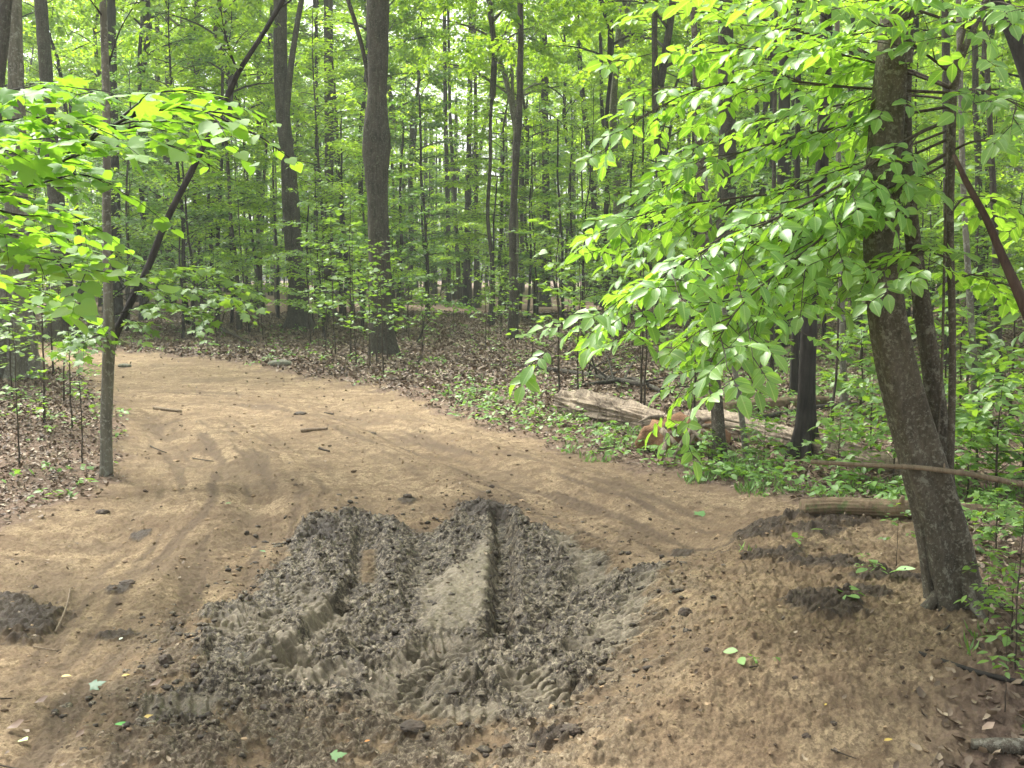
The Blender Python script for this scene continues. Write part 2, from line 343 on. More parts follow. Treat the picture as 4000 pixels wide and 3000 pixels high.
# ------------------------------------------------------------------ ground sheet
def build_ground():
    ys = [-60, -40, -25, -15, -9, -5, -2, 0, 1, 1.8, 2.4, 2.8]
    y = 2.95
    while y < 190:
        ys.append(y); y += y * (.0019 if y < 8.8 else .0045 if y < 18 else .012 if y < 40 else .03)
    ys = np.array(ys)
    uc = np.arange(-.56, .5601, .00125)
    out = [.56]; st = .003
    while out[-1] < 14: out.append(out[-1] + st); st *= 1.16
    out = np.array(out[1:]); us = np.concatenate([-out[::-1], uc, out])
    U, Y = np.meshgrid(us, ys); Wd = np.maximum(Y, 2.5) + .6
    X = U * Wd * np.where(Y > 15, 1, 1)
    x = X.ravel(); y = Y.ravel(); z = macro(x, y)
    mud = np.zeros_like(x); lit = np.zeros_like(x); dark = np.zeros_like(x); damp = np.zeros_like(x); slick = np.zeros_like(x)
    warp = .30 * fbm(x, y, 1.6, 3) + .10 * fbm(x, y, 9, 2)
    sT = sdf_poly(TRAIL, x, y)
    w_ = warp * np.clip(y / 8, .5, 3)
    lit = sstep(.18, -.12, sT + w_)
    lit = np.where(y < 1, 1 - sstep(2.2, 3, 4 - abs(x)), lit) * 1.0
    # broad relief
    z += .022 * fbm(x, y, .9, 3) + .03 * lit * fbm(x, y, 3.2, 3, off=3)
    near = (y > 2.5) & (y < 30)
    k = near
    xx, yy = x[k], y[k]; dz = np.zeros_like(xx)
    for P, hw, am in RUTSW:
        s, t, L = line_st(P, xx, yy)
        e = np.exp(-(t / hw) ** 2); dz += am * e * (1 + .4 * fbm(xx, yy, 2.0, 2, off=8))
        if am < 0: damp[k] = np.maximum(damp[k], .7 * e * sstep(-.25, .3, fbm(xx, yy, 1.4, 3, off=4)))
    for P in ([(1750, 1260), (1480, 1185), (1250, 1085), (1000, 985), (800, 915), (600, 872), (350, 850)], [(200, 1659), (300, 1400), (420, 1200), (530, 1070), (500, 985), (400, 905)]):
        s, t, L = line_st(np.array([flat(*q) for q in P]), xx, yy)
        e = np.exp(-(t / .75) ** 4); st_ = perlin(t * 7 + .3 * fbm(xx, yy, 1.5, 2), s * .55) ; st2 = perlin(t * 19, s * 1.6 + 7)
        dz += e * (.016 * st_ + .007 * st2)
        damp[k] = np.maximum(damp[k], e * (.85 * sstep(-.02, .36, -st_ + .25 * fbm(xx, yy, 6, 3, .6, off=3)) + .25 * sstep(.1, .4, st2)))
    # dirt: small crumbs and streaks following the wheels
    rough = sstep(-.1, .5, sdf_poly(BANK, xx, yy) + .3 * fbm(xx, yy, 1.5, 2)) 
    a = fbm(xx, yy, 11, 3, .6); b = fbm(xx, yy, 26, 3, .6, off=2)
    dz += .014 * a * (1 + .8 * rough) + .012 * b * (1 + .9 * rough) + .004 * perlin(xx * 70, yy * 70)
    dz += rough * .020 * np.maximum(perlin(xx * 20, yy * 20) - .28, 0) * 2 + rough * .012 * np.maximum(perlin(xx * 43, yy * 43) - .25, 0) * 2
    dz += .006 * fbm(xx * 1.0 + yy * .9, yy * .25, 12, 2)
    z[k] += dz
    damp[k] = np.maximum(damp[k], .32 * rough * sstep(.05, .4, fbm(xx, yy, 3.4, 4, off=21)))
    damp = np.maximum(damp, .45 * sstep(.12, .45, fbm(x, y, .7, 4, off=31)))
    # the mud wallow
    k = (y > 2.9) & (y < 10.5) & (abs(x) < 4.5)
    xx, yy = x[k], y[k]
    sd_ = sdf_poly(MUDP, xx, yy) + .16 * fbm(xx, yy, 3.2, 4, .6, off=12) + .05 * fbm(xx, yy, 14, 2)
    mk = sstep(-.03, .05, sd_)
    skirt = sstep(-.9, .1, sdf_poly(HOLE, xx, yy) - .2) * sstep(-.10, .12, fbm(xx, yy, 4.2, 4, .65, off=40) + .04) * (1 - mk)
    SK = poly_world([(300, 1500), (640, 1440), (1280, 1470), (1300, 1560), (1230, 1700), (150, 1700)]); skirt = np.maximum(skirt, .95 * (1 - mk) * sstep(-.12, .2, sdf_poly(SK, xx, yy) + .2 * fbm(xx, yy, 2.5, 3)) * sstep(-.12, .10, fbm(xx, yy, 5, 4, .65, off=44) + .02))
    skirt *= sstep(5.9, 5.3, yy)
    sm = np.zeros_like(xx)
    for P in SMOOTH: sm = np.maximum(sm, sstep(-.03, .05, sdf_poly(P, xx, yy) + .04 * fbm(xx, yy, 12, 3)))
    # churned clods: billowy ridged noise, sheared
    wx = xx + .05 * fbm(xx, yy, 7, 2, off=1); wy = yy + .05 * fbm(xx, yy, 7, 2, off=9)
    c1 = 1 - abs(perlin(wx * 3.4, wy * 4.2)) * 2.2
    c2 = abs(perlin(wx * 9, wy * 11)) * 1.8; c3 = abs(perlin(wx * 21, wy * 25)) * 1.8; c4 = abs(perlin(wx * 46, wy * 52)) * 1.8; c5 = perlin(wx * 90, wy * 95)
    mh = .014 * c2 + .017 * c3 + .013 * c4 + .0045 * c5 + .003 * perlin(wx * 150, wy * 140) + .006 * perlin(wx * 2.6, wy * 3.0)
    mh = mh + .010 * sstep(.15, .22, perlin(wx * 13 + 5, wy * 15)) + .012 * sstep(.15, .25, perlin(wx * 6.3 + 2, wy * 7.1))
    mh = mh * (1 - .93 * sm) + .035 * sm + .003 * sm * perlin(xx * 60, yy * 8)
    lug = np.zeros_like(xx); slk = sm * mk; cut = np.zeros_like(xx); keep = np.ones_like(xx)
    for P, hw, dep, am, sp, sk in TRACKW:
        s, t, L = line_st(P, xx, yy)
        t = t + .03 * fbm(xx, yy, 7, 3)
        inside = sstep(hw * 1.05, hw * (.55 if am > 0 else .3), abs(t)) * sstep(-.01, .03, s) * sstep(L + .01, L - .03, s)
        wob = .012 * fbm(xx, yy, 8, 2)
        ph = (s + sk * (abs(t) if sk > 0 else -t) + wob) / (sp * 1.15)
        tri = abs((ph % 1) - .5) * 2
        l_ = sstep(.3, .7, tri) * am * 1.7 * (0.55 + .45 * sstep(-.3, .3, fbm(xx, yy, 10, 2, off=6)))
        keep = np.where(inside > 0, keep * (1 - (.82 if am >= .012 else .35) * inside), keep)
        lug += inside * l_; cut += inside * dep * sstep(0, .22, s) * sstep(L, L - .15, s)
        if am >= .012: slk = np.maximum(slk, inside * mk)
        rim = np.exp(-((abs(t) - hw * 1.25) / (hw * .35)) ** 2) * sstep(0, .05, s) * sstep(L, L - .05, s)
        cut -= rim * dep * .15
    for px, py, r, dep in HOLES:
        hx, hy = flat(px, py); d = np.hypot(xx - hx, (yy - hy) * .9) + .03 * fbm(xx, yy, 9, 2)
        cut += dep * sstep(r * 1.05, r * .6, d)
        cut -= .35 * dep * np.exp(-((d - r * 1.4) / (r * .4)) ** 2)
    mm = np.maximum(mk, .75 * skirt)
    z[k] += mm * (mh * keep + .004) + mk * (lug - cut) + (1 - mk) * lug * .7
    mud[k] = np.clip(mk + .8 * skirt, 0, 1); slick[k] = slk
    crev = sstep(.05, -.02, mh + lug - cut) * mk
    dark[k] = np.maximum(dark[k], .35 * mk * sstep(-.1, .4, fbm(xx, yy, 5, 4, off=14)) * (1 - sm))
    damp[k] = np.maximum(damp[k], .6 * sstep(-.5, .0, sd_) * sstep(-.2, .3, fbm(xx, yy, 4, 4, off=17)))
    sm2 = sstep(-.02, .03, sdf_poly(SMOOTH[1], xx, yy)); mud[k] *= 1 - .85 * sm2
    # dark soil patches
    for px, py, rx, ry, hh, an in PATCH:
        cx, cy = flat(px, py); x2, _ = flat(px + rx, py); _, y2 = flat(px, py - ry); _, y3 = flat(px, py + ry)
        ax = x2 - cx; ay = (y2 - y3) / 2
        k = (abs(x - cx) < ax * 2) & (abs(y - cy) < ay * 2.5 + ax * .5)
        xx, yy = x[k], y[k]; u = (xx - cx) / ax; v = (yy - cy - an * (cx - xx) * 2) / ay
        d = np.sqrt(u * u + v * v) + .75 * fbm(xx, yy, 5, 4, .65, off=px % 97)
        e = sstep(1.05, .85, d)
        bb = abs(perlin(xx * 13, yy * 15)) * 1.4 + abs(perlin(xx * 31, yy * 34)) * .8
        z[k] += e * (hh * .25 + hh * .3 * bb)
        dark[k] = np.maximum(dark[k], .85 * sstep(1.25, .75, d + .25 * fbm(xx, yy, 22, 3)))
    nr, nc = Y.shape
    k = (mud > .3) & (y > 2.9) & (y < 10.5)
    sx = mud[k] * .9; xx, yy = x[k], y[k]
    sx = sx * np.clip(1 - 1.2 * slick[k], 0, 1)
    DX = np.zeros_like(x); DY = np.zeros_like(x)
    DX[k] = sx * (.016 * perlin(xx * 17, yy * 19 + 40) + .007 * perlin(xx * 41, yy * 43 + 70)); DY[k] = sx * (.022 * perlin(xx * 16 + 30, yy * 18) + .009 * perlin(xx * 39 + 11, yy * 44))
    idx = np.arange(nr * nc).reshape(nr, nc)
    F = np.stack([idx[:-1, :-1], idx[:-1, 1:], idx[1:, 1:], idx[1:, :-1]], -1).reshape(-1, 4)
    V = np.stack([x + DX, y + DY, z], 1)
    cls = np.where(lit[F].mean(1) > .5, 0, np.where(np.maximum(mud, dark)[F].mean(1) > .5, 2, 1))
    cls = np.where((cls == 0) & (y[F[:, 0]] < 10.5) & (np.maximum(mud, dark)[F].mean(1) > .5), 2, cls)
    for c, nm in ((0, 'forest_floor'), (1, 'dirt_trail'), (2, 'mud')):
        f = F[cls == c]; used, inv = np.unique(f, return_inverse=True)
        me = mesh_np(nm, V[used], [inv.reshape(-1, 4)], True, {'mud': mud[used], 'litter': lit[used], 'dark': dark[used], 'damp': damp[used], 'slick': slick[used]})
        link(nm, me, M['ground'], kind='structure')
    # height lookup for small things
    return x.reshape(nr, nc), ys, us, z.reshape(nr, nc)
GXX, GYS, GUS, GZ = build_ground()
def zs(x, y):
    """height of the finished ground surface"""
    j = int(np.clip(np.searchsorted(GYS, y), 1, len(GYS) - 1))
    if abs(GYS[j - 1] - y) < abs(GYS[j] - y): j -= 1
    u = x / (max(GYS[j], 2.5) + .6); i = int(np.clip(np.searchsorted(GUS, u), 0, len(GUS) - 1))
    return float(GZ[j, i])
def zsv(x, y):
    j = np.clip(np.searchsorted(GYS, y), 1, len(GYS) - 1)
    u = x / (np.maximum(GYS[j], 2.5) + .6); i = np.clip(np.searchsorted(GUS, u), 0, len(GUS) - 1)
    return GZ[j, i]

# ------------------------------------------------------------------ tubes and leaves
class Tubes:
    def __init__(s): s.v = []; s.f = []; s.n = 0; s.t = []
    def add(s, pts, radii, k=6, rough=0, seed=0, lobes=0, freq=6.0, cap=True, ridge=0):
        P = np.asarray(pts, float); R = np.asarray(radii, float); n = len(P)
        T = np.gradient(P, axis=0); T /= np.linalg.norm(T, axis=1)[:, None] + 1e-12
        ref = np.array([1., 0, 0]) if abs(T[0][0]) < .8 else np.array([0, 1., 0])
        A = np.zeros_like(P); a = ref
        for i in range(n):
            a = a - T[i] * a.dot(T[i]); a /= np.linalg.norm(a) + 1e-12; A[i] = a
        B = np.cross(T, A); th = np.arange(k) * 2 * np.pi / k
        rr = R[:, None] * np.ones((1, k))
        if rough:
            L = np.concatenate([[0], np.cumsum(np.linalg.norm(np.diff(P, axis=0), axis=1))])
            ang = th[None, :] + np.zeros((n, 1)); l = L[:, None] + np.zeros((1, k))
            nz = perlin(np.cos(ang) * 1.6 + seed, l * freq * .35 + np.sin(ang) * 1.6) * .6 + perlin(np.cos(ang) * 5 + seed * 2, l * freq * .5 + np.sin(ang) * 5) * .4
            rr = rr * (1 + rough * nz)
            if ridge: rr = rr * (1 + ridge * (abs(perlin(np.cos(ang) * 7 + seed, np.sin(ang) * 7 + l * .9)) * 1.3 - abs(perlin(np.cos(ang) * 15, np.sin(ang) * 15 + l * 2.2 + seed)) - .45 * sstep(.25, .45, perlin(np.cos(ang) * 1.3 + l * 1.9, np.sin(ang) * 1.3 + seed))))
        if lobes:
            fl = np.clip((R / R[n // 3] - 1), 0, 2)[:, None]
            rr = rr * (1 + fl * .28 * np.cos(lobes * th + seed)[None, :])
        V = P[:, None, :] + rr[:, :, None] * (np.cos(th)[None, :, None] * A[:, None, :] + np.sin(th)[None, :, None] * B[:, None, :])
        i = np.arange(n - 1)[:, None] * k; j = np.arange(k)[None, :]; j2 = (j + 1) % k
        F = np.stack([i + j, i + j2, i + k + j2, i + k + j], -1).reshape(-1, 4) + s.n
        s.v.append(V.reshape(-1, 3)); s.f.append(F); base = s.n; s.n += n * k
        if cap:
            for e, (row, c) in enumerate(((0, P[0] - T[0] * R[0] * .12), (n - 1, P[-1] + T[-1] * R[-1] * .12))):
                s.v.append(c[None]); ci = s.n; s.n += 1
                r = base + row * k + np.arange(k); r2 = np.roll(r, -1)
                s.t.append(np.stack([np.full(k, ci), r2, r] if e == 0 else [np.full(k, ci), r, r2], 1))
    def mesh(s, name):
        fl = [np.concatenate(s.f)]
        if s.t: fl.append(np.concatenate(s.t))
        return mesh_np(name, np.concatenate(s.v), fl)

def resample(P, n, jit=0, seed=0):
    P = np.asarray(P, float); d = np.concatenate([[0], np.cumsum(np.linalg.norm(np.diff(P[:, :3], axis=0), axis=1))])
    t = np.linspace(0, d[-1], n)
    out = np.stack([np.interp(t, d, P[:, i]) for i in range(P.shape[1])], 1)
    for _ in range(2): out[1:-1] = (out[:-2] + 2 * out[1:-1] + out[2:]) / 4
    if jit:
        out[:, 0] += jit * perlin(t * .9 + seed, t * 0 + seed); out[:, 1] += jit * perlin(t * .9 + seed + 50, t * 0)
    return out

# leaf templates: base at origin, tip along +Y, face up +Z
def tpl_simple():
    return np.array([[0, 0, 0], [.37, .45, .06], [0, 1, -.10], [-.37, .45, .06]]), [np.array([[0, 1, 2], [0, 2, 3]])]
def tpl_oval(wd=.42, curl=.16, fold=.10, wav=0):
    st = [0, .18, .4, .65, .86, 1.0]; wf = [.02, .62, 1.0, .9, .5, .02]
    v = []
    for i, (s, w_) in enumerate(zip(st, wf)):
        z = -curl * s * s
        e = wav * (1 if i % 2 else -1)
        v += [[-wd * w_ * .5 - 0, s, z + fold * w_ * .5 + e], [0, s, z], [wd * w_ * .5, s, z + fold * w_ * .5 - e]]
    f = []
    for i in range(5):
        a = i * 3; f += [[a, a + 1, a + 4, a + 3], [a + 1, a + 2, a + 5, a + 4]]
    return np.array(v), [np.array(f)]
def tpl_maple():
    half = [(0, 0), (.10, .02), (.42, -.06), (.34, .12), (.52, .30), (.62, .48), (.40, .46), (.24, .44), (.30, .66), (.16, .68), (0, 1.0)]
    pts = [(x, y) for x, y in half] + [(-x, y) for x, y in half[-2:0:-1]]
    v = [[0, .32, 0]] + [[x, y, -.10 * (x * x * 2 + (y - .3) ** 2) - (.04 if i % 3 == 0 else 0)] for i, (x, y) in enumerate(pts)]
    n = len(pts); f = [[0, 1 + i, 1 + (i + 1) % n] for i in range(n)]
    f = [[a, c, b] for a, b, c in f]
    return np.array(v), [np.array(f)]
def tpl_heart():
    half = [(0, 0.06), (.14, -.04), (.34, .0), (.48, .2), (.46, .42), (.30, .66), (.12, .86), (0, 1.02)]
    pts = half + [(-x, y) for x, y in half[-2:0:-1]]
    v = [[0, .4, 0]] + [[x, y, .05 * abs(x) - .12 * (y - .4) ** 2 * (1 if y > .4 else 0)] for x, y in pts]
    n = len(pts); return np.array(v), [np.array([[0, 1 + (i + 1) % n, 1 + i] for i in range(n)])]
def tpl_litter():
    v = np.array([[0, 0, 0], [.24, .22, .16], [.27, .62, .10], [.04, 1, .30], [-.25, .66, .22], [-.24, .25, .02], [0, .5, -.06]])
    return v, [np.array([[6, 0, 1], [6, 1, 2], [6, 2, 3], [6, 3, 4], [6, 4, 5], [6, 5, 0]])]
T_S, T_O, T_M, T_H, T_L = tpl_simple(), tpl_oval(), tpl_maple(), tpl_heart(), tpl_litter()
T_HK = tpl_oval(.54, .22, .16, .012)

class Leaves:
    def __init__(s): s.p = []; s.d = []; s.u = []; s.s = []
    def add(s, p, d, u, size): s.p.append(np.asarray(p)[None]); s.d.append(np.asarray(d)[None]); s.u.append(np.asarray(u)[None]); s.s.append(np.array([size]))
    def addm(s, p, d, u, size): s.p.append(p); s.d.append(d); s.u.append(u); s.s.append(size)
    @property
    def n(s): return sum(len(a) for a in s.s)
    def mesh(s, name, tpl):
        return leaves_mesh(name, tpl, np.concatenate(s.p), np.concatenate(s.d), np.concatenate(s.u), np.concatenate(s.s))
def leaves_mesh(name, tpl, p, d, u, sz, smooth=True):
    tv, tf = tpl
    d = d / (np.linalg.norm(d, axis=1)[:, None] + 1e-9)
    x = np.cross(d, u); x /= np.linalg.norm(x, axis=1)[:, None] + 1e-9
    z = np.cross(x, d)
    V = p[:, None, :] + sz[:, None, None] * (tv[None, :, 0, None] * x[:, None] + tv[None, :, 1, None] * d[:, None] + tv[None, :, 2, None] * z[:, None])
    n, m = len(p), len(tv)
    F = [(np.arange(n)[:, None, None] * m + f[None]).reshape(-1, f.shape[1]) for f in tf]
    at_ = {'lx': np.tile(tv[:, 0], n), 'ly': np.tile(tv[:, 1], n)} if name == 'crown' and m > 12 and n < 60000 else None
    return mesh_np(name, V.reshape(-1, 3), F, smooth, at_)

def unit(v): return v / (np.linalg.norm(v) + 1e-9)

def spray(rng, tb, lv, start, az, el, L, r, leaf, spacing, droop=.25, twigs=True, upn=.35, flatness=1.0, k=4, hang=.25):
    """one branch with side twigs and leaves lying in a near-level layer"""
    n = 7; P = [np.array(start, float)]; e = el; a = az
    for i in range(n - 1):
        st = L / (n - 1)
        P.append(P[-1] + st * np.array([math.cos(a) * math.cos(e), math.sin(a) * math.cos(e), math.sin(e)]))
        e -= droop * rng.uniform(.2, .6); a += rng.normal(0, .10)
    P = np.array(P)
    if tb is not None: tb.add(P, np.linspace(r, r * .25, n), k, cap=False)
    def leafline(Q, sp):
        d = np.concatenate([[0], np.cumsum(np.linalg.norm(np.diff(Q, axis=0), axis=1))]); tot = d[-1]
        m = max(2, int(tot / sp)); t = tot * (np.arange(m) + .5 + rng.uniform(-.3, .3, m)) / m
        p = np.stack([np.interp(t, d, Q[:, q]) for q in range(3)], 1)
        q = np.clip(np.searchsorted(d, t) - 1, 0, len(Q) - 2); T = Q[q + 1] - Q[q]; T /= np.linalg.norm(T, axis=1)[:, None] + 1e-9
        side = np.where(np.arange(m) % 2, 1, -1)[:, None]
        lat = np.stack([T[:, 1], -T[:, 0], 0 * t], 1); lat /= np.linalg.norm(lat, axis=1)[:, None] + 1e-9; lat = lat * side
        dd = T * rng.uniform(.2, .9, (m, 1)) + lat * rng.uniform(.5, 1.1, (m, 1)); dd[:, 2] += rng.uniform(-hang * 2, .1, m)
        uu = np.stack([rng.normal(0, upn, m), rng.normal(0, upn, m), np.ones(m)], 1)
        lv.addm(p + lat * leaf * .15 + rng.normal(0, leaf * .3, (m, 3)), dd, uu, leaf * rng.uniform(.6, 1.25, m))
    leafline(P[2:], spacing)
    if twigs:
        nt_ = max(3, int(L / .20)); side = 1
        for j in range(nt_):
            t = .22 + .75 * (j + rng.uniform(0, .6)) / nt_; q = min(n - 2, int(t * (n - 1))); f = t * (n - 1) - q
            p = P[q] * (1 - f) + P[q + 1] * f; T = unit(P[q + 1] - P[q]); side = -side
            lat = unit(np.cross(T, [0, 0, 1])) * side
            D = unit(T * .8 + lat * rng.uniform(.6, 1.0)); l2 = L * rng.uniform(.22, .42) * (1.1 - .6 * t)
            Q = np.array([p, p + D * l2 * .5 + [0, 0, .02 * l2], p + D * l2 + [0, 0, -.10 * l2]])
            if tb is not None: tb.add(Q, [r * .4, r * .25, r * .1], 3, cap=False)
            leafline(Q, spacing)

def make_understory(seed, H, r0, leaf, h0, nb, Lb, sp, tpl):
    rng = np.random.default_rng(seed)
    hs_ = np.linspace(0, H, 12); P = np.zeros((12, 3)); P[:, 2] = hs_
    P[:, 0] = np.cumsum(rng.normal(0, .05, 12)) * H * .10; P[:, 1] = np.cumsum(rng.normal(0, .05, 12)) * H * .10; P[:, :2] -= P[0, :2]
    R = r0 * (1 - .85 * hs_ / H); R[0] *= 1.25
    P[0, 2] = -.15
    tr = Tubes(); tr.add(P, R, 8, .12, seed)
    br = Tubes(); lv = Leaves(); az = rng.uniform(0, 6)
    for i in range(nb):
        t = (i + rng.uniform(0, .8)) / nb; h = h0 + (H * .97 - h0) * t
        p = np.array([np.interp(h, P[:, 2], P[:, q]) for q in range(3)]); az += 2.4 + rng.normal(0, .4)
        L = Lb * (1.05 - .6 * t) * rng.uniform(.6, 1.15)
        spray(rng, br, lv, p, az, rng.uniform(.15, .75), L, r0 * .30 * (1.1 - .6 * t), leaf, sp, .22)
    return tr.mesh('trunk'), br.mesh('branches'), lv.mesh('crown', tpl), lv.n

def make_canopy(seed, H, R0, leaf, nb, Lb, sp):
    """the crown of a tall tree: leader, limbs and leaf layers; origin at its base"""
    rng = np.random.default_rng(seed); br = Tubes(); lv = Leaves()
    P = np.zeros((8, 3)); P[:, 2] = np.linspace(0, H, 8); P[1:, 0] = np.cumsum(rng.normal(0, .25, 7)); P[1:, 1] = np.cumsum(rng.normal(0, .25, 7))
    br.add(P, np.linspace(R0, R0 * .15, 8), 7, cap=False); az = rng.uniform(0, 6)
    for i in range(nb):
        t = (i + .5) / nb; h = H * (.02 + .93 * t); p = np.array([np.interp(h, P[:, 2], P[:, q]) for q in range(3)]); az += 2.4 + rng.normal(0, .3)
        L = Lb * (1.1 - .75 * t) * rng.uniform(.7, 1.1); el = rng.uniform(.2, .7)
        Q = [p]; e = el
        for k in range(4):
            Q.append(Q[-1] + L / 4 * np.array([math.cos(az) * math.cos(e), math.sin(az) * math.cos(e), math.sin(e)])); e -= .12
        Q = np.array(Q); br.add(Q, np.linspace(R0 * .35 * (1.1 - .6 * t), R0 * .06, 5), 5, cap=False)
        for k in range(int(5 + L * 1.2)):
            tt = rng.uniform(.25, 1.0); q = min(3, int(tt * 4)); f = tt * 4 - q; s0 = Q[q] * (1 - f) + Q[q + 1] * f
            spray(rng, br, lv, s0, az + rng.uniform(-1.3, 1.3), rng.uniform(-.3, .5), rng.uniform(.8, 1.6), R0 * .06, leaf, sp, .25, True)
    return br.mesh('branches'), lv.mesh('crown', T_S), lv.n

# ------------------------------------------------------------------ where-phrases for labels (landmarks one can find)
def project(x, y, z):
    c, s = math.cos(PITCH), math.sin(PITCH); dz = z - CAM_H
    f = y * c - dz * s; u = y * s + dz * c
    return CX + FPX * x / f, CY - FPX * u / f

# ------------------------------------------------------------------ crown variants
CANOPY = [make_canopy(100 + i, 9.5,   .13, .18, 20, 3.3, .05) for i in range(5)]
UNDER = [make_understory(200 + i, H, r, lf, h0, nb, Lb, sp, T_S) for i, (H, r, lf, h0, nb, Lb, sp) in enumerate(
    [(8.5, .06, .13, .9, 36, 2.4, .036), (7.0, .045, .125, .8, 34, 2.1, .034), (9.5, .07, .13, 1.6, 38, 2.6, .037), (6.0, .035, .12, .7, 30, 1.8, .033), (10.5, .08, .14, 2.2, 42, 2.7, .038), (5.0, .03, .115, .6, 26, 1.7, .033)])]
UNDERN = [make_understory(240 + i, H, r, lf, h0, nb, Lb, sp, T_M) for i, (H, r, lf, h0, nb, Lb, sp) in enumerate(
    [(6.5, .035, .11, 1.0, 26, 1.8, .055), (5.0, .028, .10, .8, 24, 1.5, .052), (7.5, .045, .11, 1.3, 28, 2.0, .06)])]
SAP = [make_understory(270 + i, H, r, lf, h0, nb, Lb, .075, tp) for i, (H, r, lf, h0, nb, Lb, tp) in enumerate(
    [(1.5, .010, .09, .45, 7, .55, T_M), (1.0, .007, .08, .35, 6, .42, T_H), (2.2, .013, .09, .5, 10, .7, T_M), (.7, .005, .08, .25, 5, .3, T_O), (2.8, .017, .10, .6, 12, .8, T_H)])]
SAP.append(make_understory(290, .95, .012, .11, .12, 17, .62, .045, T_O)); SAP.append(make_understory(291, .7, .010, .09, .08, 16, .55, .04, T_M))
print('LEAVES', [c[2] for c in CANOPY], [u[3] for u in UNDER], [u[3] for u in UNDERN], [u[3] for u in SAP])

BARKS = {}
def with_mat(me, mat):
    """mesh data shared by every copy that wears the same material"""
    key = (me.name, mat.name)
    if key not in BARKS:
        if not me.materials: me.materials.append(mat); BARKS[key] = me
        else:
            c = me.copy(); c.materials[0] = mat; BARKS[key] = c
    return BARKS[key]

def extend_up(P, R, top):
    P = list(map(np.array, P)); R = list(R); d = unit(P[-1] - P[-2])
    while P[-1][2] < top:
        d = unit(d * .8 + np.array([0, 0, .2])); P.append(P[-1] + d * 1.0); R.append(R[-1] * .985)
    return np.array(P), np.array(R)

def px_path(pts, D, dd=0):
    """pixel polyline (px, py, width px) in the upright plane at distance D"""
    P = [at(p[0], p[1], D + dd * i / max(1, len(pts) - 1)) for i, p in enumerate(pts)]
    R = [p[2] / 2 / FPX * (D + dd * i / max(1, len(pts) - 1)) for i, p in enumerate(pts)]
    return P, R

def tall_tree(label, pts, bark='bark', top=11, flare=1.5, crown=0, k=18, rough=.16, group=None, stems=(), cat='tree', cs=1.0, lob=5, base=None, name='tall_tree'):
    g = ground(pts[0][0], pts[0][1]) if base is None else base; D = g[1]
    P, R = px_path(pts, D); P[0] = np.array([g[0], g[1], g[2]])
    P, R = extend_up(P, R, top)
    PR = resample(np.concatenate([P, R[:, None]], 1), int(40 + len(P) * 3), 0)
    Q, R = PR[:, :3], PR[:, 3]
    hgt = Q[:, 2] - g[2]; R = R * (1 + (flare - 1) * np.exp(-hgt / (2.2 * R[0] + .1)))
    Q = np.vstack([Q[:1] - [0, 0, .25], Q]); R = np.concatenate([[R[0] * 1.2], R])
    org = np.array([g[0], g[1], g[2]])
    t = thing(name, label, cat, org, group=group)
    tb = Tubes(); tb.add(Q - org, R, k, rough, pts[0][0] * .37, lob, 9)
    for sp in stems:
        SP, SR = px_path(sp[1], D + sp[0]); SP, SR = extend_up(SP, SR, sp[2] if len(sp) > 2 else SP[-1][2])
        s4 = resample(np.concatenate([SP, SR[:, None]], 1), 24); tb.add(s4[:, :3] - org, s4[:, 3], 10, rough, sp[1][0][0], 0, 9)
    link('trunk', tb.mesh('trunk'), M[bark], t)
    if crown is not None:
        b, l, n = CANOPY[crown % 5]
        for nm, me, mt in (('branches', b, M[bark]), ('crown', l, M['leaf_canopy'])):
            o = link(nm, with_mat(me, mt), None, t); o.location = Vector(Q[-1] - org) - Vector((0, 0, .3)); o.rotation_euler = (0, 0, pts[0][0] * .7); o.scale = (cs,) * 3
    return t, Q, R

OCC = []
def tt(*a, **k):
    r = tall_tree(*a, **k); OCC.append((r[0].location.x, r[0].location.y, 1.0)); return r

# ---- the trees one can tell apart
tt('big dark trunk with a swollen burl halfway up, left of centre by the trail bend', [(830, 768, 46), (822, 700, 44), (819, 520, 45), (815, 430, 43), (814, 370, 50), (813, 315, 60), (813, 285, 57), (813, 240, 45), (816, 190, 40), (817, 100, 44), (816, 0, 49)],
   'bark', 13, 1.55, 0, 24, .14, stems=[(.25, [(800, 200, 9), (785, 110, 9), (765, 40, 9), (745, -20, 9)], 9)])
tt('twisted double trunk tree with a second stem wound around it, left of the burled tree', [(650, 712, 42), (645, 640, 34), (637, 520, 31), (628, 400, 30), (620, 330, 30), (610, 240, 29), (606, 170, 29), (605, 0, 28)],
   'bark', 13, 1.5, 1, 18, .16, stems=[(-.2, [(628, 600, 16), (618, 440, 18), (614, 330, 16), (620, 220, 14), (628, 140, 13), (640, 60, 12), (652, 0, 12)], 10)])
tt('straight grey trunk between the twisted double tree and the big burled tree', [(708, 688, 27), (710, 500, 20), (711, 300, 19), (709, 0, 19)], 'bark', 14, 1.4, 2, 14)
tt('thin dark trunk just left of the straight grey trunk', [(686, 676, 14), (682, 520, 11), (684, 300, 8), (683, 0, 7)], 'bark_dark', 12, 1.2, 3, 10)
tt('massive pale grey trunk with flaring mossy base at the left edge of the photo', [(36, 818, 66), (36, 700, 58), (36, 560, 50), (38, 400, 42), (34, 150, 32), (30, 0, 30)], 'bark_pale', 13, 1.5, 4, 24, .2)
tt('leaning trunk crossing the top left corner of the photo', [(-70, 830, 50), (-40, 500, 40), (-8, 200, 30), (14, 0, 24)], 'bark', 12, 1.3, 1, 14)
tt('wide grey trunk with spreading roots beside the path on the left', [(139, 733, 46), (137, 640, 40), (128, 500, 35), (110, 300, 30), (95, 100, 26), (88, 0, 26)], 'bark', 13, 1.6, 2, 20, .18)
tt('dark straight trunk directly behind the slender forked tree', [(250, 700, 28), (248, 500, 25), (246, 300, 20), (240, 0, 17)], 'bark_dark', 13, 1.3, 3, 14)
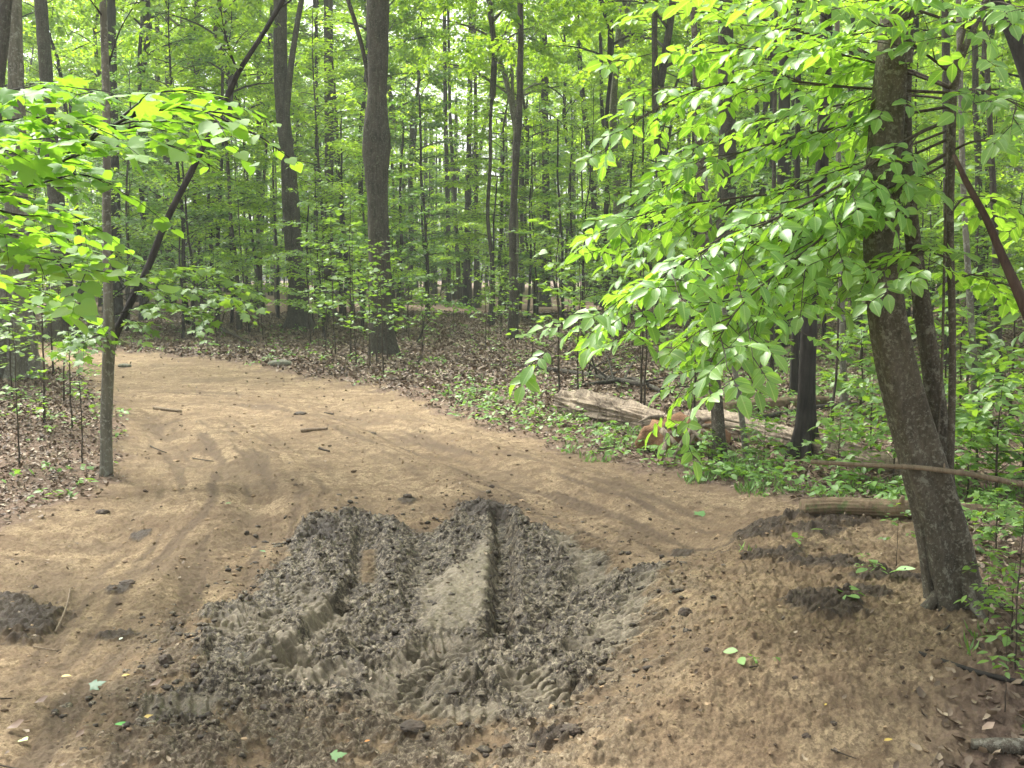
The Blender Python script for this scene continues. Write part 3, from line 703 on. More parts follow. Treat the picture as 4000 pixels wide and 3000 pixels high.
tt('dim trunk in the wood just right of the slender forked tree', [(312, 672, 19), (311, 400, 17), (311, 0, 15)], 'bark', 14, 1.3, 0, 12)
tt('thin trunk second to the right of the slender forked tree', [(343, 668, 12), (341, 300, 11), (339, 0, 10)], 'bark', 14, 1.2, 4, 10)
tt('slim trunk behind the leaning dark stem of the forked tree', [(366, 664, 18), (364, 400, 15), (363, 0, 12)], 'bark', 14, 1.2, 1, 10)
tt('thin dark trunk midway between the forked tree and the twisted double tree', [(430, 662, 12), (428, 300, 11), (426, 0, 11)], 'bark_dark', 14, 1.2, 2, 10)
tt('slim grey trunk a short way left of the twisted double tree', [(560, 664, 14), (559, 400, 12), (560, 0, 9)], 'bark', 14, 1.2, 3, 10)
tt('slim trunk rising right of the big burled tree, bent near the middle', [(968, 662, 12), (968, 470, 10), (962, 250, 9), (960, 0, 8)], 'bark', 14, 1.2, 4, 10)
tt('slim trunk that stands second to the right of the big burled tree', [(994, 664, 11), (986, 500, 9), (972, 250, 7), (968, 0, 6)], 'bark', 13, 1.2, None, 8)
tt('thick short-looking trunk deep in the wood at the end of the leafy floor', [(1007, 663, 18), (1008, 600, 16), (1012, 400, 12), (1018, 0, 10)], 'bark_dark', 14, 1.3, 0, 10)
tt('thin straight trunk right of the sky gap', [(1031, 664, 16), (1029, 480, 9), (1028, 300, 8), (1025, 0, 7)], 'bark', 14, 1.2, 1, 10)
tt('slender dark tree leaning to the right with a forked top, below the sky gap', [(1000, 640, 9), (1010, 520, 9), (1022, 430, 9), (1043, 285, 8), (1060, 200, 7), (1092, 90, 5)], 'bark_dark', 5.5, 1.0, None, 8, .1, stems=[(0, [(1043, 285, 6), (1065, 220, 5), (1080, 150, 4), (1086, 60, 3)])], lob=0)
tt('pale whitish trunk deep in the wood near the centre top', [(1100, 655, 20), (1106, 450, 18), (1115, 300, 17), (1122, 180, 15), (1120, 0, 14)], 'bark_pale', 14, 1.2, 2, 12)
tt('black thin trunk bending right in front of the pale whitish trunk', [(1088, 660, 14), (1096, 560, 11), (1112, 440, 8), (1118, 340, 8), (1130, 290, 6), (1140, 210, 4)], 'bark_dark', 6, 1.3, None, 8, .1)
tt('dark trunk with broad foot right of the pale whitish trunk', [(1176, 662, 22), (1180, 500, 17), (1178, 300, 15), (1175, 120, 16), (1172, 0, 15)], 'bark', 14, 1.4, 3, 12)
tt('dark trunk leaning slightly left, right of the centre, with a limb off its left side', [(1290, 660, 14), (1282, 430, 12), (1272, 320, 11), (1255, 175, 11), (1245, 0, 9)], 'bark_dark', 13, 1.2, 4, 10)
tt('thin dark curving trunk beside the slightly leaning dark trunk', [(1300, 664, 9), (1306, 500, 8), (1318, 385, 8), (1300, 240, 8), (1296, 0, 7)], 'bark_dark', 12, 1.2, None, 8)
tt('long dark trunk left of the overhanging hickory leaves', [(1438, 672, 17), (1434, 500, 16), (1430, 300, 15), (1425, 100, 14), (1420, 0, 13)], 'bark_dark', 14, 1.3, 0, 12)
tt('black trunk with a flared rooted foot standing behind the split log', [(1736, 985, 40), (1739, 930, 34), (1742, 800, 33), (1752, 620, 32), (1758, 520, 30), (1775, 380, 27), (1783, 150, 26), (1786, 0, 26)], 'bark_dark', 11, 1.75, 1, 20, .10)
tt('slim brown trunk growing in front of the fallen log', [(1556, 998, 26), (1552, 900, 25), (1538, 750, 23), (1524, 560, 21), (1514, 400, 18), (1505, 230, 14), (1498, 0, 12)], 'bark_smooth', 9, 1.2, 2, 14, .08, cs=.6)
tt('thin leaning grey sapling trunk right of the slim brown trunk', [(1612, 985, 13), (1602, 900, 12), (1588, 800, 11), (1566, 680, 10), (1545, 560, 9), (1530, 440, 7)], 'bark_pale', 5, 1.2, None, 10, .08)
tt('broad dark furrowed trunk half hidden by hickory leaves', [(1550, 760, 48), (1566, 560, 42), (1572, 300, 36), (1566, 0, 30)], 'bark', 13, 1.3, 3, 18)
tt('dark trunk between the broad furrowed trunk and the black rooted trunk', [(1686, 752, 30), (1690, 560, 34), (1695, 400, 30), (1694, 150, 22), (1692, 0, 20)], 'bark_dark', 13, 1.3, 4, 14)
tt('very thin dark trunk behind the upper hickory leaves', [(1660, 700, 11), (1666, 400, 9), (1668, 0, 8)], 'bark_dark', 12, 1.1, None, 8)
tt('slim pale trunk just right of the black rooted trunk', [(1824, 880, 15), (1820, 760, 13), (1818, 640, 13), (1812, 400, 11), (1808, 0, 10)], 'bark_pale', 11, 1.2, 0, 10, .08)
tt('thin mossy trunk left of the black rooted trunk', [(1664, 858, 14), (1666, 700, 11), (1672, 400, 9), (1676, 0, 8)], 'bark', 11, 1.2, None, 8)
tt('dull dark trunk close behind the black rooted trunk on its left', [(1716, 858, 20), (1718, 700, 14), (1722, 400, 12), (1726, 0, 11)], 'bark_dark', 11, 1.2, 1, 10)
tt('slim grey trunk at the right edge among bright shrubs', [(2110, 930, 19), (2104, 780, 15), (2092, 600, 14), (2080, 400, 12), (2070, 0, 11)], 'bark_pale', 11, 1.2, 2, 10, .08)
tt('thick dark leaning trunk in the top right corner', [(2330, 900, 56), (2290, 400, 46), (2212, 120, 38), (2160, 0, 34), (2120, -90, 32)], 'bark_dark', 9, 1.2, 3, 14)
tt('dark trunk in the wood right of the leaning double tree', [(2160, 860, 16), (2150, 500, 14), (2135, 200, 12), (2125, 0, 10)], 'bark', 12, 1.2, 4, 10)
tt('dim trunk seen behind the fork of the leaning double tree', [(2050, 800, 20), (2046, 300, 18), (2042, 0, 17)], 'bark', 12, 1.2, 0, 10)

# the leaning double trunk at the right, in the foreground
gR = ground(2066, 1308); DR = gR[1]
tR, _, _ = tall_tree('leaning double trunk tree with mottled brown bark at the right edge of the dirt', [(2063, 1306, 110), (2050, 1230, 103), (2035, 1140, 98), (1993, 1000, 90), (1950, 855, 83), (1920, 720, 77), (1905, 600, 74), (1901, 500, 72), (1912, 300, 72), (1924, 160, 66), (1935, 0, 54)],
    'bark_smooth', 8.5, .98, 1, 40, .05, stems=[(.16, [(2050, 1120, 40), (2038, 1000, 48), (2028, 880, 46), (2008, 750, 45), (1984, 620, 38), (1968, 520, 34), (1955, 420, 30), (1945, 330, 27), (1950, 200, 24), (1962, 60, 22)], 7)], lob=4, cs=.55)
for j, (ax, ay, ln, r0) in enumerate([(-1, -.5, .42, .06), (.2, -1, .36, .055), (1, -.3, .45, .06)]):
    r0 *= .6; ln *= .8; d_ = unit(np.array([ax, ay, 0])); rt = Tubes(); c_ = np.array([0, 0, 0.]); Pn = np.array([c_ + d_ * .06 + [0, 0, .14], c_ + d_ * .12 + [0, 0, .04], c_ + d_ * .20 + [0, 0, .0], c_ + d_ * ln + [0, 0, -.05]])
    rt.add(resample(np.concatenate([Pn, np.array([[r0], [r0 * .95], [r0 * .6], [r0 * .3]])], 1), 16)[:, :3], np.linspace(r0, r0 * .3, 16), 12, .15, j * 2.3, 0, 14); link('root', rt.mesh('root'), M['bark_smooth'], tR)
OCC.append((gR[0], gR[1], 1.2))

# ------------------------------------------------------------------ hand-laid leafy branches
def leafline_on(P, lv, rng, leaf, sp, upn=.35, hang=.3, skip=.15, comp=None, tb=None):
    d = np.concatenate([[0], np.cumsum(np.linalg.norm(np.diff(P, axis=0), axis=1))]); tot = d[-1]; side = 1; m = max(2, int(tot * (1 - skip) / sp))
    for j in range(m):
        t = tot * (skip + (1 - skip) * (j + .5 + rng.uniform(-.3, .3)) / m); p = np.array([np.interp(t, d, P[:, q]) for q in range(3)])
        q = max(0, min(len(P) - 2, int(np.searchsorted(d, t)) - 1)); T = unit(P[q + 1] - P[q]); side = -side
        lat = unit(np.cross(T, [0, 0, 1]) + rng.normal(0, .2, 3)) * side
        if comp is None:
            dd = unit(T * rng.uniform(.2, .9) + lat * rng.uniform(.5, 1.1) + np.array([0, 0, rng.uniform(-hang * 2, .1)]))
            uu = unit(np.array([rng.normal(0, upn), rng.normal(0, upn), 1.0])); pt = p + unit(dd) * leaf * .25 
            lv.add(pt, dd, uu, leaf * rng.uniform(.6, 1.2))
        else:
            compound(rng, tb, lv, p, unit(T * .7 + lat * rng.uniform(.3, 1.0) + np.array([0, 0, rng.uniform(-.22, .25)])), leaf)

def compound(rng, tb, lv, p, d, leaf):
    """a hickory leaf: drooping stalk, two pairs of leaflets and a big end one"""
    L = leaf * rng.uniform(1.3, 2.0); Q = [p]; dd = d.copy()
    for i in range(4):
        dd = unit(dd + np.array([0, 0, -.045])); Q.append(Q[-1] + dd * L / 4)
    Q = np.array(Q); tb.add(Q, [.0022, .002, .0018, .0014, .001], 3, cap=False)
    lat = unit(np.cross(dd, [0, 0, 1])); up = unit(np.cross(lat, dd)); tilt = rng.normal(0, .42)
    up = unit(up * math.cos(tilt) + lat * math.sin(tilt)); lat = np.cross(dd, up)
    lv.add(Q[4], unit(dd + [0, 0, rng.uniform(-.25, .05)]), up, leaf * rng.uniform(1.0, 1.25))
    for k, s in ((3, .95), (2, .72)):
        for sd_ in (1, -1):
            D = unit(dd * .6 + lat * sd_ * 1.0 + np.array([0, 0, -rng.uniform(-.12, .2)]))
            lv.add(Q[k], D, unit(up + rng.normal(0, .25, 3)), leaf * s * rng.uniform(.85, 1.1))

def hand_branches(org, lines, rng, leaf, sp, tb, lv, r=.009, twigs=.30, comp=None, tw_len=.45, upn=.35, hang=.3, down=.1, lvskip=.15):
    for ln in lines:
        pts, D0, D1 = ln[0], ln[1], ln[2]; n = len(pts)
        P = np.array([at(p[0], p[1], D0 + (D1 - D0) * i / (n - 1)) for i, p in enumerate(pts)])
        P = resample(P, 14, .02, D0 * 7); rr = ln[3] if len(ln) > 3 else r
        tb.add(P - org, np.linspace(rr, rr * .22, len(P)), 6, cap=False)
        d = np.concatenate([[0], np.cumsum(np.linalg.norm(np.diff(P, axis=0), axis=1))]); tot = d[-1]
        leafline_on(P - org, lv, rng, leaf, sp, upn, hang, .12, comp, tb)
        k = max(1, int(tot / twigs)); side = 1
        for j in range(k):
            t = tot * (lvskip + (1 - lvskip) * (j + rng.uniform(.2, .8)) / k); p = np.array([np.interp(t, d, P[:, q]) for q in range(3)])
            q = max(0, min(len(P) - 2, int(np.searchsorted(d, t)) - 1)); T = unit(P[q + 1] - P[q]); side = -side
            lat = unit(np.cross(T, [0, 0, 1])) * side; l2 = tw_len * rng.uniform(.5, 1.2)
            dr = unit(T * .9 + lat * rng.uniform(.3, .9) + np.array([0, 0, rng.uniform(-.4, .2) - down]))
            Q = np.array([p, p + dr * l2 * .5, p + dr * l2 + np.array([0, 0, -.12 * l2])])
            tb.add(Q - org, [rr * .4, rr * .25, rr * .1], 4, cap=False); leafline_on(Q - org, lv, rng, leaf, sp, upn, hang, .2, comp, tb)

# slender hickory whose sprays hang over the right half
rng = np.random.default_rng(11)
gH = ground(2036, 1290); DH = gH[1] - .12; gH = np.array([gH[0], DH, gH[2]])
tH = thing('hickory_tree', 'slender vine-like hickory with bright hanging leaf sprays, pressed against the leaning double trunk', 'tree', gH)
tb = Tubes(); bt = Tubes(); lv = Leaves()
def stem(tb, pts, D, org, k=8, rough=.1, n=30, dd=0, jit=0):
    P, R = px_path(pts, D, dd); s4 = resample(np.concatenate([np.array(P), np.array(R)[:, None]], 1), n, jit, 3); tb.add(s4[:, :3] - org, s4[:, 3], k, rough, pts[0][0] * .1, 0, 9)
stem(tb, [(2033, 1300, 26), (2040, 1200, 22), (2050, 1100, 17), (2056, 900, 16), (2058, 700, 15), (2050, 480, 17), (2056, 300, 18), (2054, 187, 20), (2084, 90, 13), (2128, 20, 11), (2160, -80, 10)], DH, gH, 12)
stem(tb, [(2054, 190, 14), (2068, 120, 11), (2084, 60, 9), (2096, -60, 8)], DH, gH)
stem(tb, [(2030, 1150, 7), (2022, 1000, 7), (2035, 800, 6), (2040, 560, 6), (2048, 250, 6)], DH - .04, gH, 6)
stem(tb, [(2015, 1290, 16), (1998, 1220, 13), (1990, 1130, 8), (1995, 1050, 4)], DH - .03, gH, 8)
HB = [([(2054, 187), (1900, 120), (1700, 55), (1550, 20), (1510, 10)], DH, DH + .9, .012), ([(2054, 200), (1850, 190), (1640, 165), (1470, 200), (1375, 260)], DH, DH + .3, .011),
      ([(2054, 230), (1880, 260), (1700, 300), (1530, 350), (1440, 415)], DH, DH + .5, .011), ([(2052, 260), (1957, 300), (1830, 400), (1640, 490), (1520, 535), (1435, 590), (1395, 630)], DH, DH - .7, .013),
      ([(2052, 330), (1900, 420), (1720, 560), (1610, 640), (1575, 690), (1550, 740)], DH, DH - .8, .012), ([(2052, 300), (1880, 380), (1700, 470), (1580, 570), (1530, 640)], DH, DH + .3, .010),
      ([(2060, 160), (1940, 60), (1800, 20), (1640, -20)], DH, DH - .7, .010), ([(2100, 60), (1960, 10), (1850, -10), (1700, -60)], DH, DH - .4, .010),
      ([(2054, 200), (2120, 190), (2180, 210), (2260, 260)], DH, DH - .6, .009), ([(2054, 330), (2110, 300), (2180, 310), (2270, 360)], DH, DH - .2, .008), ([(2050, 470), (2090, 420), (2150, 430), (2230, 470)], DH, DH + .3, .008),
      ([(2058, 560), (2010, 540), (1960, 550), (1900, 600)], DH, DH - .5, .007), ([(2056, 620), (2100, 590), (2150, 600), (2210, 640)], DH, DH + .4, .007), ([(2052, 420), (1960, 430), (1850, 500), (1760, 600)], DH + .4, DH + .2, .009),
      ([(2054, 215), (1950, 200), (1800, 230), (1620, 260), (1480, 330)], DH + .4, DH + .9, .009), ([(2110, 20), (2160, 0), (2230, 20)], DH, DH - .6, .008), ([(2052, 280), (1900, 340), (1650, 420), (1480, 470), (1420, 520)], DH + .4, DH + .7, .010),
      ([(2052, 350), (1850, 470), (1700, 590), (1640, 650), (1600, 690)], DH, DH + .1, .009), ([(2054, 190), (1960, 150), (1800, 110), (1640, 100), (1500, 120)], DH, DH + .4, .009)]
HB = [(h[0], h[1], h[2], h[3] * .7) for h in HB] + [([(1640, 490), (1460, 570), (1360, 635), (1310, 680)], DH - .2, DH - .5, .006), ([(1700, 600), (1600, 690), (1530, 770), (1500, 815)], DH + .1, DH + .1, .006), ([(1660, 420), (1480, 440), (1370, 470), (1310, 500)], DH, DH + .2, .006)]
hand_branches(gH, HB, rng, .076, .068, bt, lv, twigs=.12, comp=1, tw_len=.40, down=.0, lvskip=.05)
link('trunk', tb.mesh('trunk'), M['bark_smooth'], tH); link('branches', bt.mesh('branches'), M['twig'], tH); link('crown', lv.mesh('crown', T_HK), M['leaf_hick'], tH)
print('HICK', lv.n); OCC.append((gH[0], gH[1], 1))

# slender forked tree at the left
gF = ground(230, 1028); DF = gF[1]
tF = thing('forked_tree', 'slender mottled tree forking low beside the trail, one dark stem leaning right', 'tree', gF); rng = np.random.default_rng(12)
tb = Tubes(); bt = Tubes(); lv = Leaves()
stem(tb, [(230, 1040, 32), (230, 1015, 27), (229, 900, 25), (233, 800, 25), (236, 742, 28), (236, 700, 22), (232, 600, 19), (230, 450, 18), (231, 300, 16), (228, 150, 16), (222, 0, 15), (215, -120, 13), (205, -350, 10)], DF, gF, 16, .08, 60)
tb2 = Tubes(); stem(tb2, [(236, 765, 20), (246, 735, 18), (262, 700, 16), (290, 640, 15), (312, 590, 14), (350, 500, 14), (395, 410, 14), (440, 310, 12), (470, 260, 12), (520, 160, 11), (565, 85, 10), (600, 20, 9), (640, -60, 8)], DF, gF, 14, .32, 90, dd=.5, jit=.045)
link('trunk', tb.mesh('trunk'), M['bark_pale'], tF); link('leaning_stem', tb2.mesh('leaning_stem'), M['bark_dark'], tF)['label'] = 'dark leaning stem'
hand_branches(gF, [([(240, 640), (310, 590), (400, 570), (480, 590), (565, 635)], DF, DF + .4), ([(250, 640), (330, 625), (420, 620), (500, 640), (540, 655)], DF, DF - .3), ([(245, 680), (330, 650), (400, 655), (450, 690)], DF, DF - .4),
    ([(238, 740), (200, 700), (170, 720), (150, 750)], DF, DF - .4), ([(262, 700), (290, 690), (310, 710)], DF, DF - .3), ([(236, 720), (205, 725), (180, 740)], DF, DF - .5),
    ([(520, 160), (500, 120), (485, 60), (478, 0)], DF + .3, DF + .3, .012)], rng, .085, .036, bt, lv, .006, .10, None, .28)
hand_branches(gF, [([(228, 150), (260, 60), (300, 0), (330, -60)], DF, DF + .3), ([(222, 40), (180, -20), (140, -60)], DF, DF - .4), ([(222, 0), (300, -60), (420, -120)], DF, DF + .5), ([(600, 20), (680, -40), (760, -60)], DF + .5, DF + .8)], rng, .09, .08, bt, lv, .009, .25, None, .4)
link('branches', bt.mesh('branches'), M['bark_dark'], tF); link('crown', lv.mesh('crown', T_M), M['leaf_mid'], tF); OCC.append((gF[0], gF[1], 1))

# maple whose low boughs reach in from the left
rng = np.random.default_rng(13); gM = np.array([-3.15, 5.3, zg(-3.15, 5.3)]); DM = 5.3
tM = thing('maple_tree', 'small maple reaching in from the left edge with layered bright yellow-green leaves', 'tree', gM)
tb = Tubes(); P = np.array([[0, 0, -.2], [.02, 0, .6], [.05, .02, 1.4], [.02, .0, 2.2], [-.1, .05, 3.2], [-.15, .1, 4.4]]); tb.add(resample(P, 20), np.linspace(.06, .02, 20), 12, .1, 3); link('trunk', tb.mesh('trunk'), M['bark_smooth'], tM)
bt = Tubes(); lv = Leaves(); lv2 = Leaves()
hand_branches(gM, [([(-290, 480), (-60, 430), (80, 370), (180, 310), (260, 255), (310, 230), (380, 220), (450, 235), (510, 268)], DM, DM - .3, .016), ([(180, 310), (300, 270), (380, 258), (430, 270), (480, 300)], DM, DM + .4),
    ([(80, 370), (180, 330), (280, 320), (350, 305), (400, 325)], DM, DM - .5), ([(-60, 430), (80, 400), (180, 370), (210, 385), (250, 410)], DM, DM - .2), ([(-290, 520), (-80, 540), (60, 550), (150, 570), (200, 590)], DM, DM - .6),
    ([(-60, 440), (60, 470), (140, 460), (180, 470), (200, 500)], DM, DM + .3), ([(260, 255), (330, 200), (400, 195), (450, 205)], DM, DM + .3), ([(-290, 600), (-60, 600), (40, 610), (110, 640)], DM + .8, DM + .8), ([(-290, 520), (-60, 500), (100, 500), (150, 520), (190, 540)], DM + 1.0, DM + 1.3), ([(-290, 640), (-60, 660), (60, 650), (140, 670)], DM + 1.2, DM + 1.2), ([(-100, 380), (0, 330), (100, 280), (190, 250)], DM, DM - .5)], rng, .090, .040, bt, lv, .007, .115, None, .34, .30, .15, 0, .12)
hand_branches(gM, [([(-330, 300), (-100, 240), (20, 190), (130, 180), (210, 200)], DM, DM - .9), ([(-330, 300), (-100, 280), (60, 250), (180, 255)], DM, DM - .7), ([(-330, 460), (-120, 380), (-20, 320), (60, 300)], DM, DM - 1.0), ([(-330, 560), (-150, 520), (-40, 500), (40, 510)], DM, DM - .5)],
    rng, .115, .06, bt, lv2, .007, .17, None, .34, .35, .3, 0, .25)
link('branches', bt.mesh('branches'), M['bark_dark'], tM); link('crown', lv.mesh('crown', T_H), M['leaf_maple'], tM); link('lobed_leaves', lv2.mesh('lobed_leaves', T_M), M['leaf_maple'], tM)
print('MAPLE', lv.n, len(lv2.p)); OCC.append((gM[0], gM[1], .5))

# ------------------------------------------------------------------ the wood: many trees behind
TR_S = lambda x, y: float(sdf_poly(TRAIL, np.array([x]), np.array([y]))[0])
def zone(x, y):
    px, py = project(x, y, zg(x, y))
    side = 'left of the forked tree' if px < 230 else 'right of the forked tree' if px < 430 else 'left of the twisted tree' if px < 640 else 'beside the burled tree' if px < 900 else 'below the sky gap' if px < 1080 else 'left of the hickory leaves' if px < 1280 else 'behind the rotten log' if px < 1480 else 'behind the slim brown trunk' if px < 1720 else 'behind the leaning tree' if px < 1960 else 'at the right edge'
    dep = 'near the trail' if y < 20 else 'just inside the wood' if y < 28 else 'midway into the wood' if y < 38 else 'deep in the wood' if y < 52 else 'at the far end'
    return side, dep
rng = np.random.default_rng(21)
def free(x, y, r):
    if TR_S(x, y) > -.7: return False
    for a, b, c in OCC:
        if (a - x) ** 2 + (b - y) ** 2 < (r + c * .5) ** 2: return False
    return True
def place(kind, parts, x, y, sc, rot, label, cat, group, bark, leafm, name):
    t = thing(name, label, cat, (x, y, zg(x, y)), rot, group, sc)
    for nm, me, mt in (('trunk', parts[0], bark), ('branches', parts[1], bark), ('crown', parts[2], leafm)):
        link(nm, with_mat(me, mt), None, t)
    OCC.append((x, y, .6)); return t
cnt = 0; tries = 0
while cnt < 185 and tries < 9000:
    tries += 1
    y = 13 + 55 * rng.random() ** .85; x = rng.uniform(-1, 1) * (.56 * y + 3)
    px, py = project(x, y, zg(x, y))
    if y < 21 and not (px > 1500 or px < 130): continue
    if y < 26 and 240 < px < 1500 and rng.random() < .8: continue
    if 940 < px < 1050 and y < 45 and rng.random() < .25: continue
    if not free(x, y, .9): continue
    cnt += 1; u = UNDER[int(rng.integers(6))] if y > 24 else UNDERN[int(rng.integers(3))] if rng.random() < .7 else UNDER[int(rng.choice([1, 3, 5]))]
    sd_, dp = zone(x, y); dark = rng.random() < .5
    sc_ = rng.uniform(.8, 1.2); hv = u[0].vertices[-1].co.z * sc_
    q_ = place(0, u, x, y, sc_, rng.uniform(0, 6.28), '%s %s-stemmed understory tree %s, %s' % ('short' if hv < 6 else 'mid-height' if hv < 8 else 'tall', 'dark' if dark else 'grey', dp, sd_), 'tree', 'understory trees %s %s' % (dp, sd_), M['bark_dark'] if dark else M['bark'], M['leaf_mid'] if y < 28 else M['leaf_far'] if rng.random() < .65 else M['leaf_deep'], 'understory_tree'); q_.rotation_euler = (rng.normal(0, .05), rng.normal(0, .05), q_.rotation_euler[2])
# taller canopy trees of the wood
cnt = 0; tries = 0; POLES = []
for i in range(6):
    r_ = np.random.default_rng(500 + i); P = np.zeros((12, 3)); P[:, 2] = np.linspace(-.2, 10, 12); P[:, 0] = np.cumsum(r_.normal(0, .07, 12)); P[:, 1] = np.cumsum(r_.normal(0, .07, 12)); P[:, :2] -= P[1, :2]
    r0 = [.07, .1, .13, .09, .16, .06][i]; R = np.linspace(r0, r0 * .6, 12); R[0] *= 1.6; R[1] *= 1.25
    t_ = Tubes(); Q = resample(np.concatenate([P, R[:, None]], 1), 26); t_.add(Q[:, :3], Q[:, 3], 10, .16, i * 3.1, 0, 8); POLES.append((t_.mesh('trunk'), P[-1]))
while cnt < 105 and tries < 6000:
    tries += 1
    y = 20 + 56 * rng.random() ** .8; x = rng.uniform(-1, 1) * (.54 * y + 3)
    px, py = project(x, y, zg(x, y))
    if y < 27 and 200 < px < 1500: continue
    if y < 42 and (560 < px < 970): continue
    if 930 < px < 1060 and rng.random() < .85: continue
    if not free(x, y, .8): continue
    cnt += 1; sd_, dp = zone(x, y); bk = M[['bark', 'bark_dark', 'bark', 'bark_pale'][int(rng.integers(4))]]
    pi_ = int(rng.integers(6)); pm, top = POLES[pi_]; t = thing('forest_tree', '%s %s-barked forest tree %s, %s' % (['slim', 'medium-thick', 'thick', 'medium-thick', 'very thick', 'slim'][pi_], 'dark' if bk == M['bark_dark'] else 'pale' if bk == M['bark_pale'] else 'grey', dp, sd_), 'tree', (x, y, zg(x, y)), rng.uniform(0, 6.28), 'tall trees %s %s' % (dp, sd_), rng.uniform(.85, 1.2)); t.rotation_euler = (rng.normal(0, .03), rng.normal(0, .03), t.rotation_euler[2])
    b, l, n = CANOPY[int(rng.integers(5))]
    link('trunk', with_mat(pm, bk), None, t)
    for nm, me, mt in (('branches', b, bk), ('crown', l, M['leaf_canopy'])):
        o = link(nm, with_mat(me, mt), None, t); o.location = (top[0], top[1], top[2] - 1.5 - 2.5 * rng.random()); o.rotation_euler = (0, 0, rng.uniform(0, 6.28)); o.scale = (.8, .8, 1)
    OCC.append((x, y, .6))

# far wood as one mass: stems and leaf layers
rng = np.random.default_rng(31)
tb = Tubes()
for i in range(420):
    y = rng.uniform(72, 118); x = rng.uniform(-1, 1) * (.55 * y + 6); z = zg(x, y); r = rng.uniform(.06, .17); ln = rng.normal(0, .3)
    tb.add(np.array([[x, y, z - .2], [x + ln * .3, y, z + 5], [x + ln, y, z + 13]]), [r * 1.2, r, r * .7], 6, 0, cap=False)
link('far_tree_trunks', tb.mesh('far_tree_trunks'), M['bark'], kind='stuff', label='far mass of thin trunks at the back of the wood')
n = 300000
cl = 5000; cx = rng.uniform(-1, 1, cl); cy = rng.uniform(74, 122, cl); cx = cx * (.56 * cy + 6); cz = 1.4 + 25 * rng.random(cl) ** .9
gap = (np.abs(cx / cy * FPX + CX - 1000) < 75) & (cz > 10); keepc = ~(gap & (rng.random(cl) < .55)); cx, cy, cz = cx[keepc], cy[keepc], cz[keepc]
ci = rng.integers(0, len(cx), n); p = np.stack([cx[ci] + rng.normal(0, 1.1, n), cy[ci] + rng.normal(0, 1.0, n), 0 * ci], 1); p[:, 2] = cz[ci] + rng.normal(0, .18, n) + macro(p[:, 0], p[:, 1])
d = rng.normal(0, 1, (n, 3)); d[:, 2] *= .3; u = rng.normal(0, .4, (n, 3)); u[:, 2] = 1
link('far_foliage', leaves_mesh('far_foliage', T_S, p, d, u, rng.uniform(.28, .50, n)), M['leaf_far'], kind='stuff', label='far mass of light green foliage closing off the wood')

# ------------------------------------------------------------------ forest floor: leaf litter, seedlings, grass
rng = np.random.default_rng(41)
def scatter(n, ymin, ymax, dens_pow=1.0, wide=.62):
    y = ymin + (ymax - ymin) * rng.random(n) ** dens_pow; x = rng.uniform(-1, 1, n) * (wide * y + 1.2); return x, y
x, y = scatter(300000, 3.0, 48, 1.15)
s = sdf_poly(TRAIL, x, y) + .30 * fbm(x, y, 1.6, 3)
keep = (s < .08) & (rng.random(len(x)) < np.clip(.25 - s * 1.3, .05, 1)) | ((s >= .05) & (rng.random(len(x)) < .012))
x, y = x[keep], y[keep]; n = len(x); print('LITTER', n)
p = np.stack([x, y, zsv(x, y) + .004 + .02 * rng.random(n)], 1); d = rng.normal(0, 1, (n, 3)); d[:, 2] *= .25; u = rng.normal(0, .45, (n, 3)); u[:, 2] = 1
tl = NT('dead leaf'); rr_ = tl.n('NewGeometry').outputs['Random Per Island']
cc = tl.ramp(rr_, [(0.0, (.070, .050, .034)), (.35, (.14, .102, .068)), (.7, (.22, .168, .112)), (1.0, (.36, .29, .20))]); tl.principled(cc, .6, None, .35); M['litter'] = tl.m
link('leaf_litter', leaves_mesh('leaf_litter', T_L, p, d, u, rng.uniform(.028, .080, n) * np.clip(y / 14, .75, 1.5) * np.where(sdf_poly(TRAIL, x, y) > .1, .6, 1)), M['litter'], kind='stuff', label='brown dead leaves covering the forest floor')
# seedlings
x, y = scatter(26000, 3.2, 34, .9)
px, py = CX + FPX * x / y, None
s = sdf_poly(TRAIL, x, y); nz = fbm(x, y, .8, 3, off=60)
dens = .05 + .22 * sstep(.05, .4, nz) + .75 * np.exp(-((s + .5) / .45) ** 2) * (x > -1) * sstep(6, 8, y) + .42 * ((x > .14 * y) & (x < .5 * y) & (s < 0)) * sstep(8.5, 7, abs(y - 14)) * sstep(-.2, .3, nz + .15)
keep = (s < .12) & (rng.random(len(x)) < dens) | ((s > .12) & (x > .9) & (y < 6.5) & (rng.random(len(x)) < .012)); x, y = x[keep], y[keep]; m = len(x); print('SEEDLINGS', m)
LOGL = np.array([ground(*q)[:2] for q in ((1216, 895), (1330, 918), (1440, 945), (1560, 955), (1700, 975))]); _, lt, _ = line_st(LOGL, x, y); lk = (abs(lt) > .38) | (rng.random(m) < .12); x, y = x[lk], y[lk]; m = len(x)
k = 6; hh = rng.uniform(.03, .16, m) * np.clip(y / 9, .6, 1.3); X = np.repeat(x, k); Y = np.repeat(y, k); H = np.repeat(hh, k) * rng.uniform(.5, 1.1, m * k); A = rng.uniform(0, 6.28, m * k)
p = np.stack([X + .03 * np.cos(A) + rng.normal(0, .03, m * k), Y + .03 * np.sin(A) + rng.normal(0, .03, m * k), zsv(X, Y) + H], 1); d = np.stack([np.cos(A), np.sin(A), rng.normal(-.1, .25, m * k)], 1); u = rng.normal(0, .35, (m * k, 3)); u[:, 2] = 1
link('ground_cover', leaves_mesh('ground_cover', tpl_oval(.55, .15, .08), p, d, u, rng.uniform(.035, .085, m * k)), M['leaf_ground'], kind='stuff', label='low green seedlings and herbs along the trail edge')
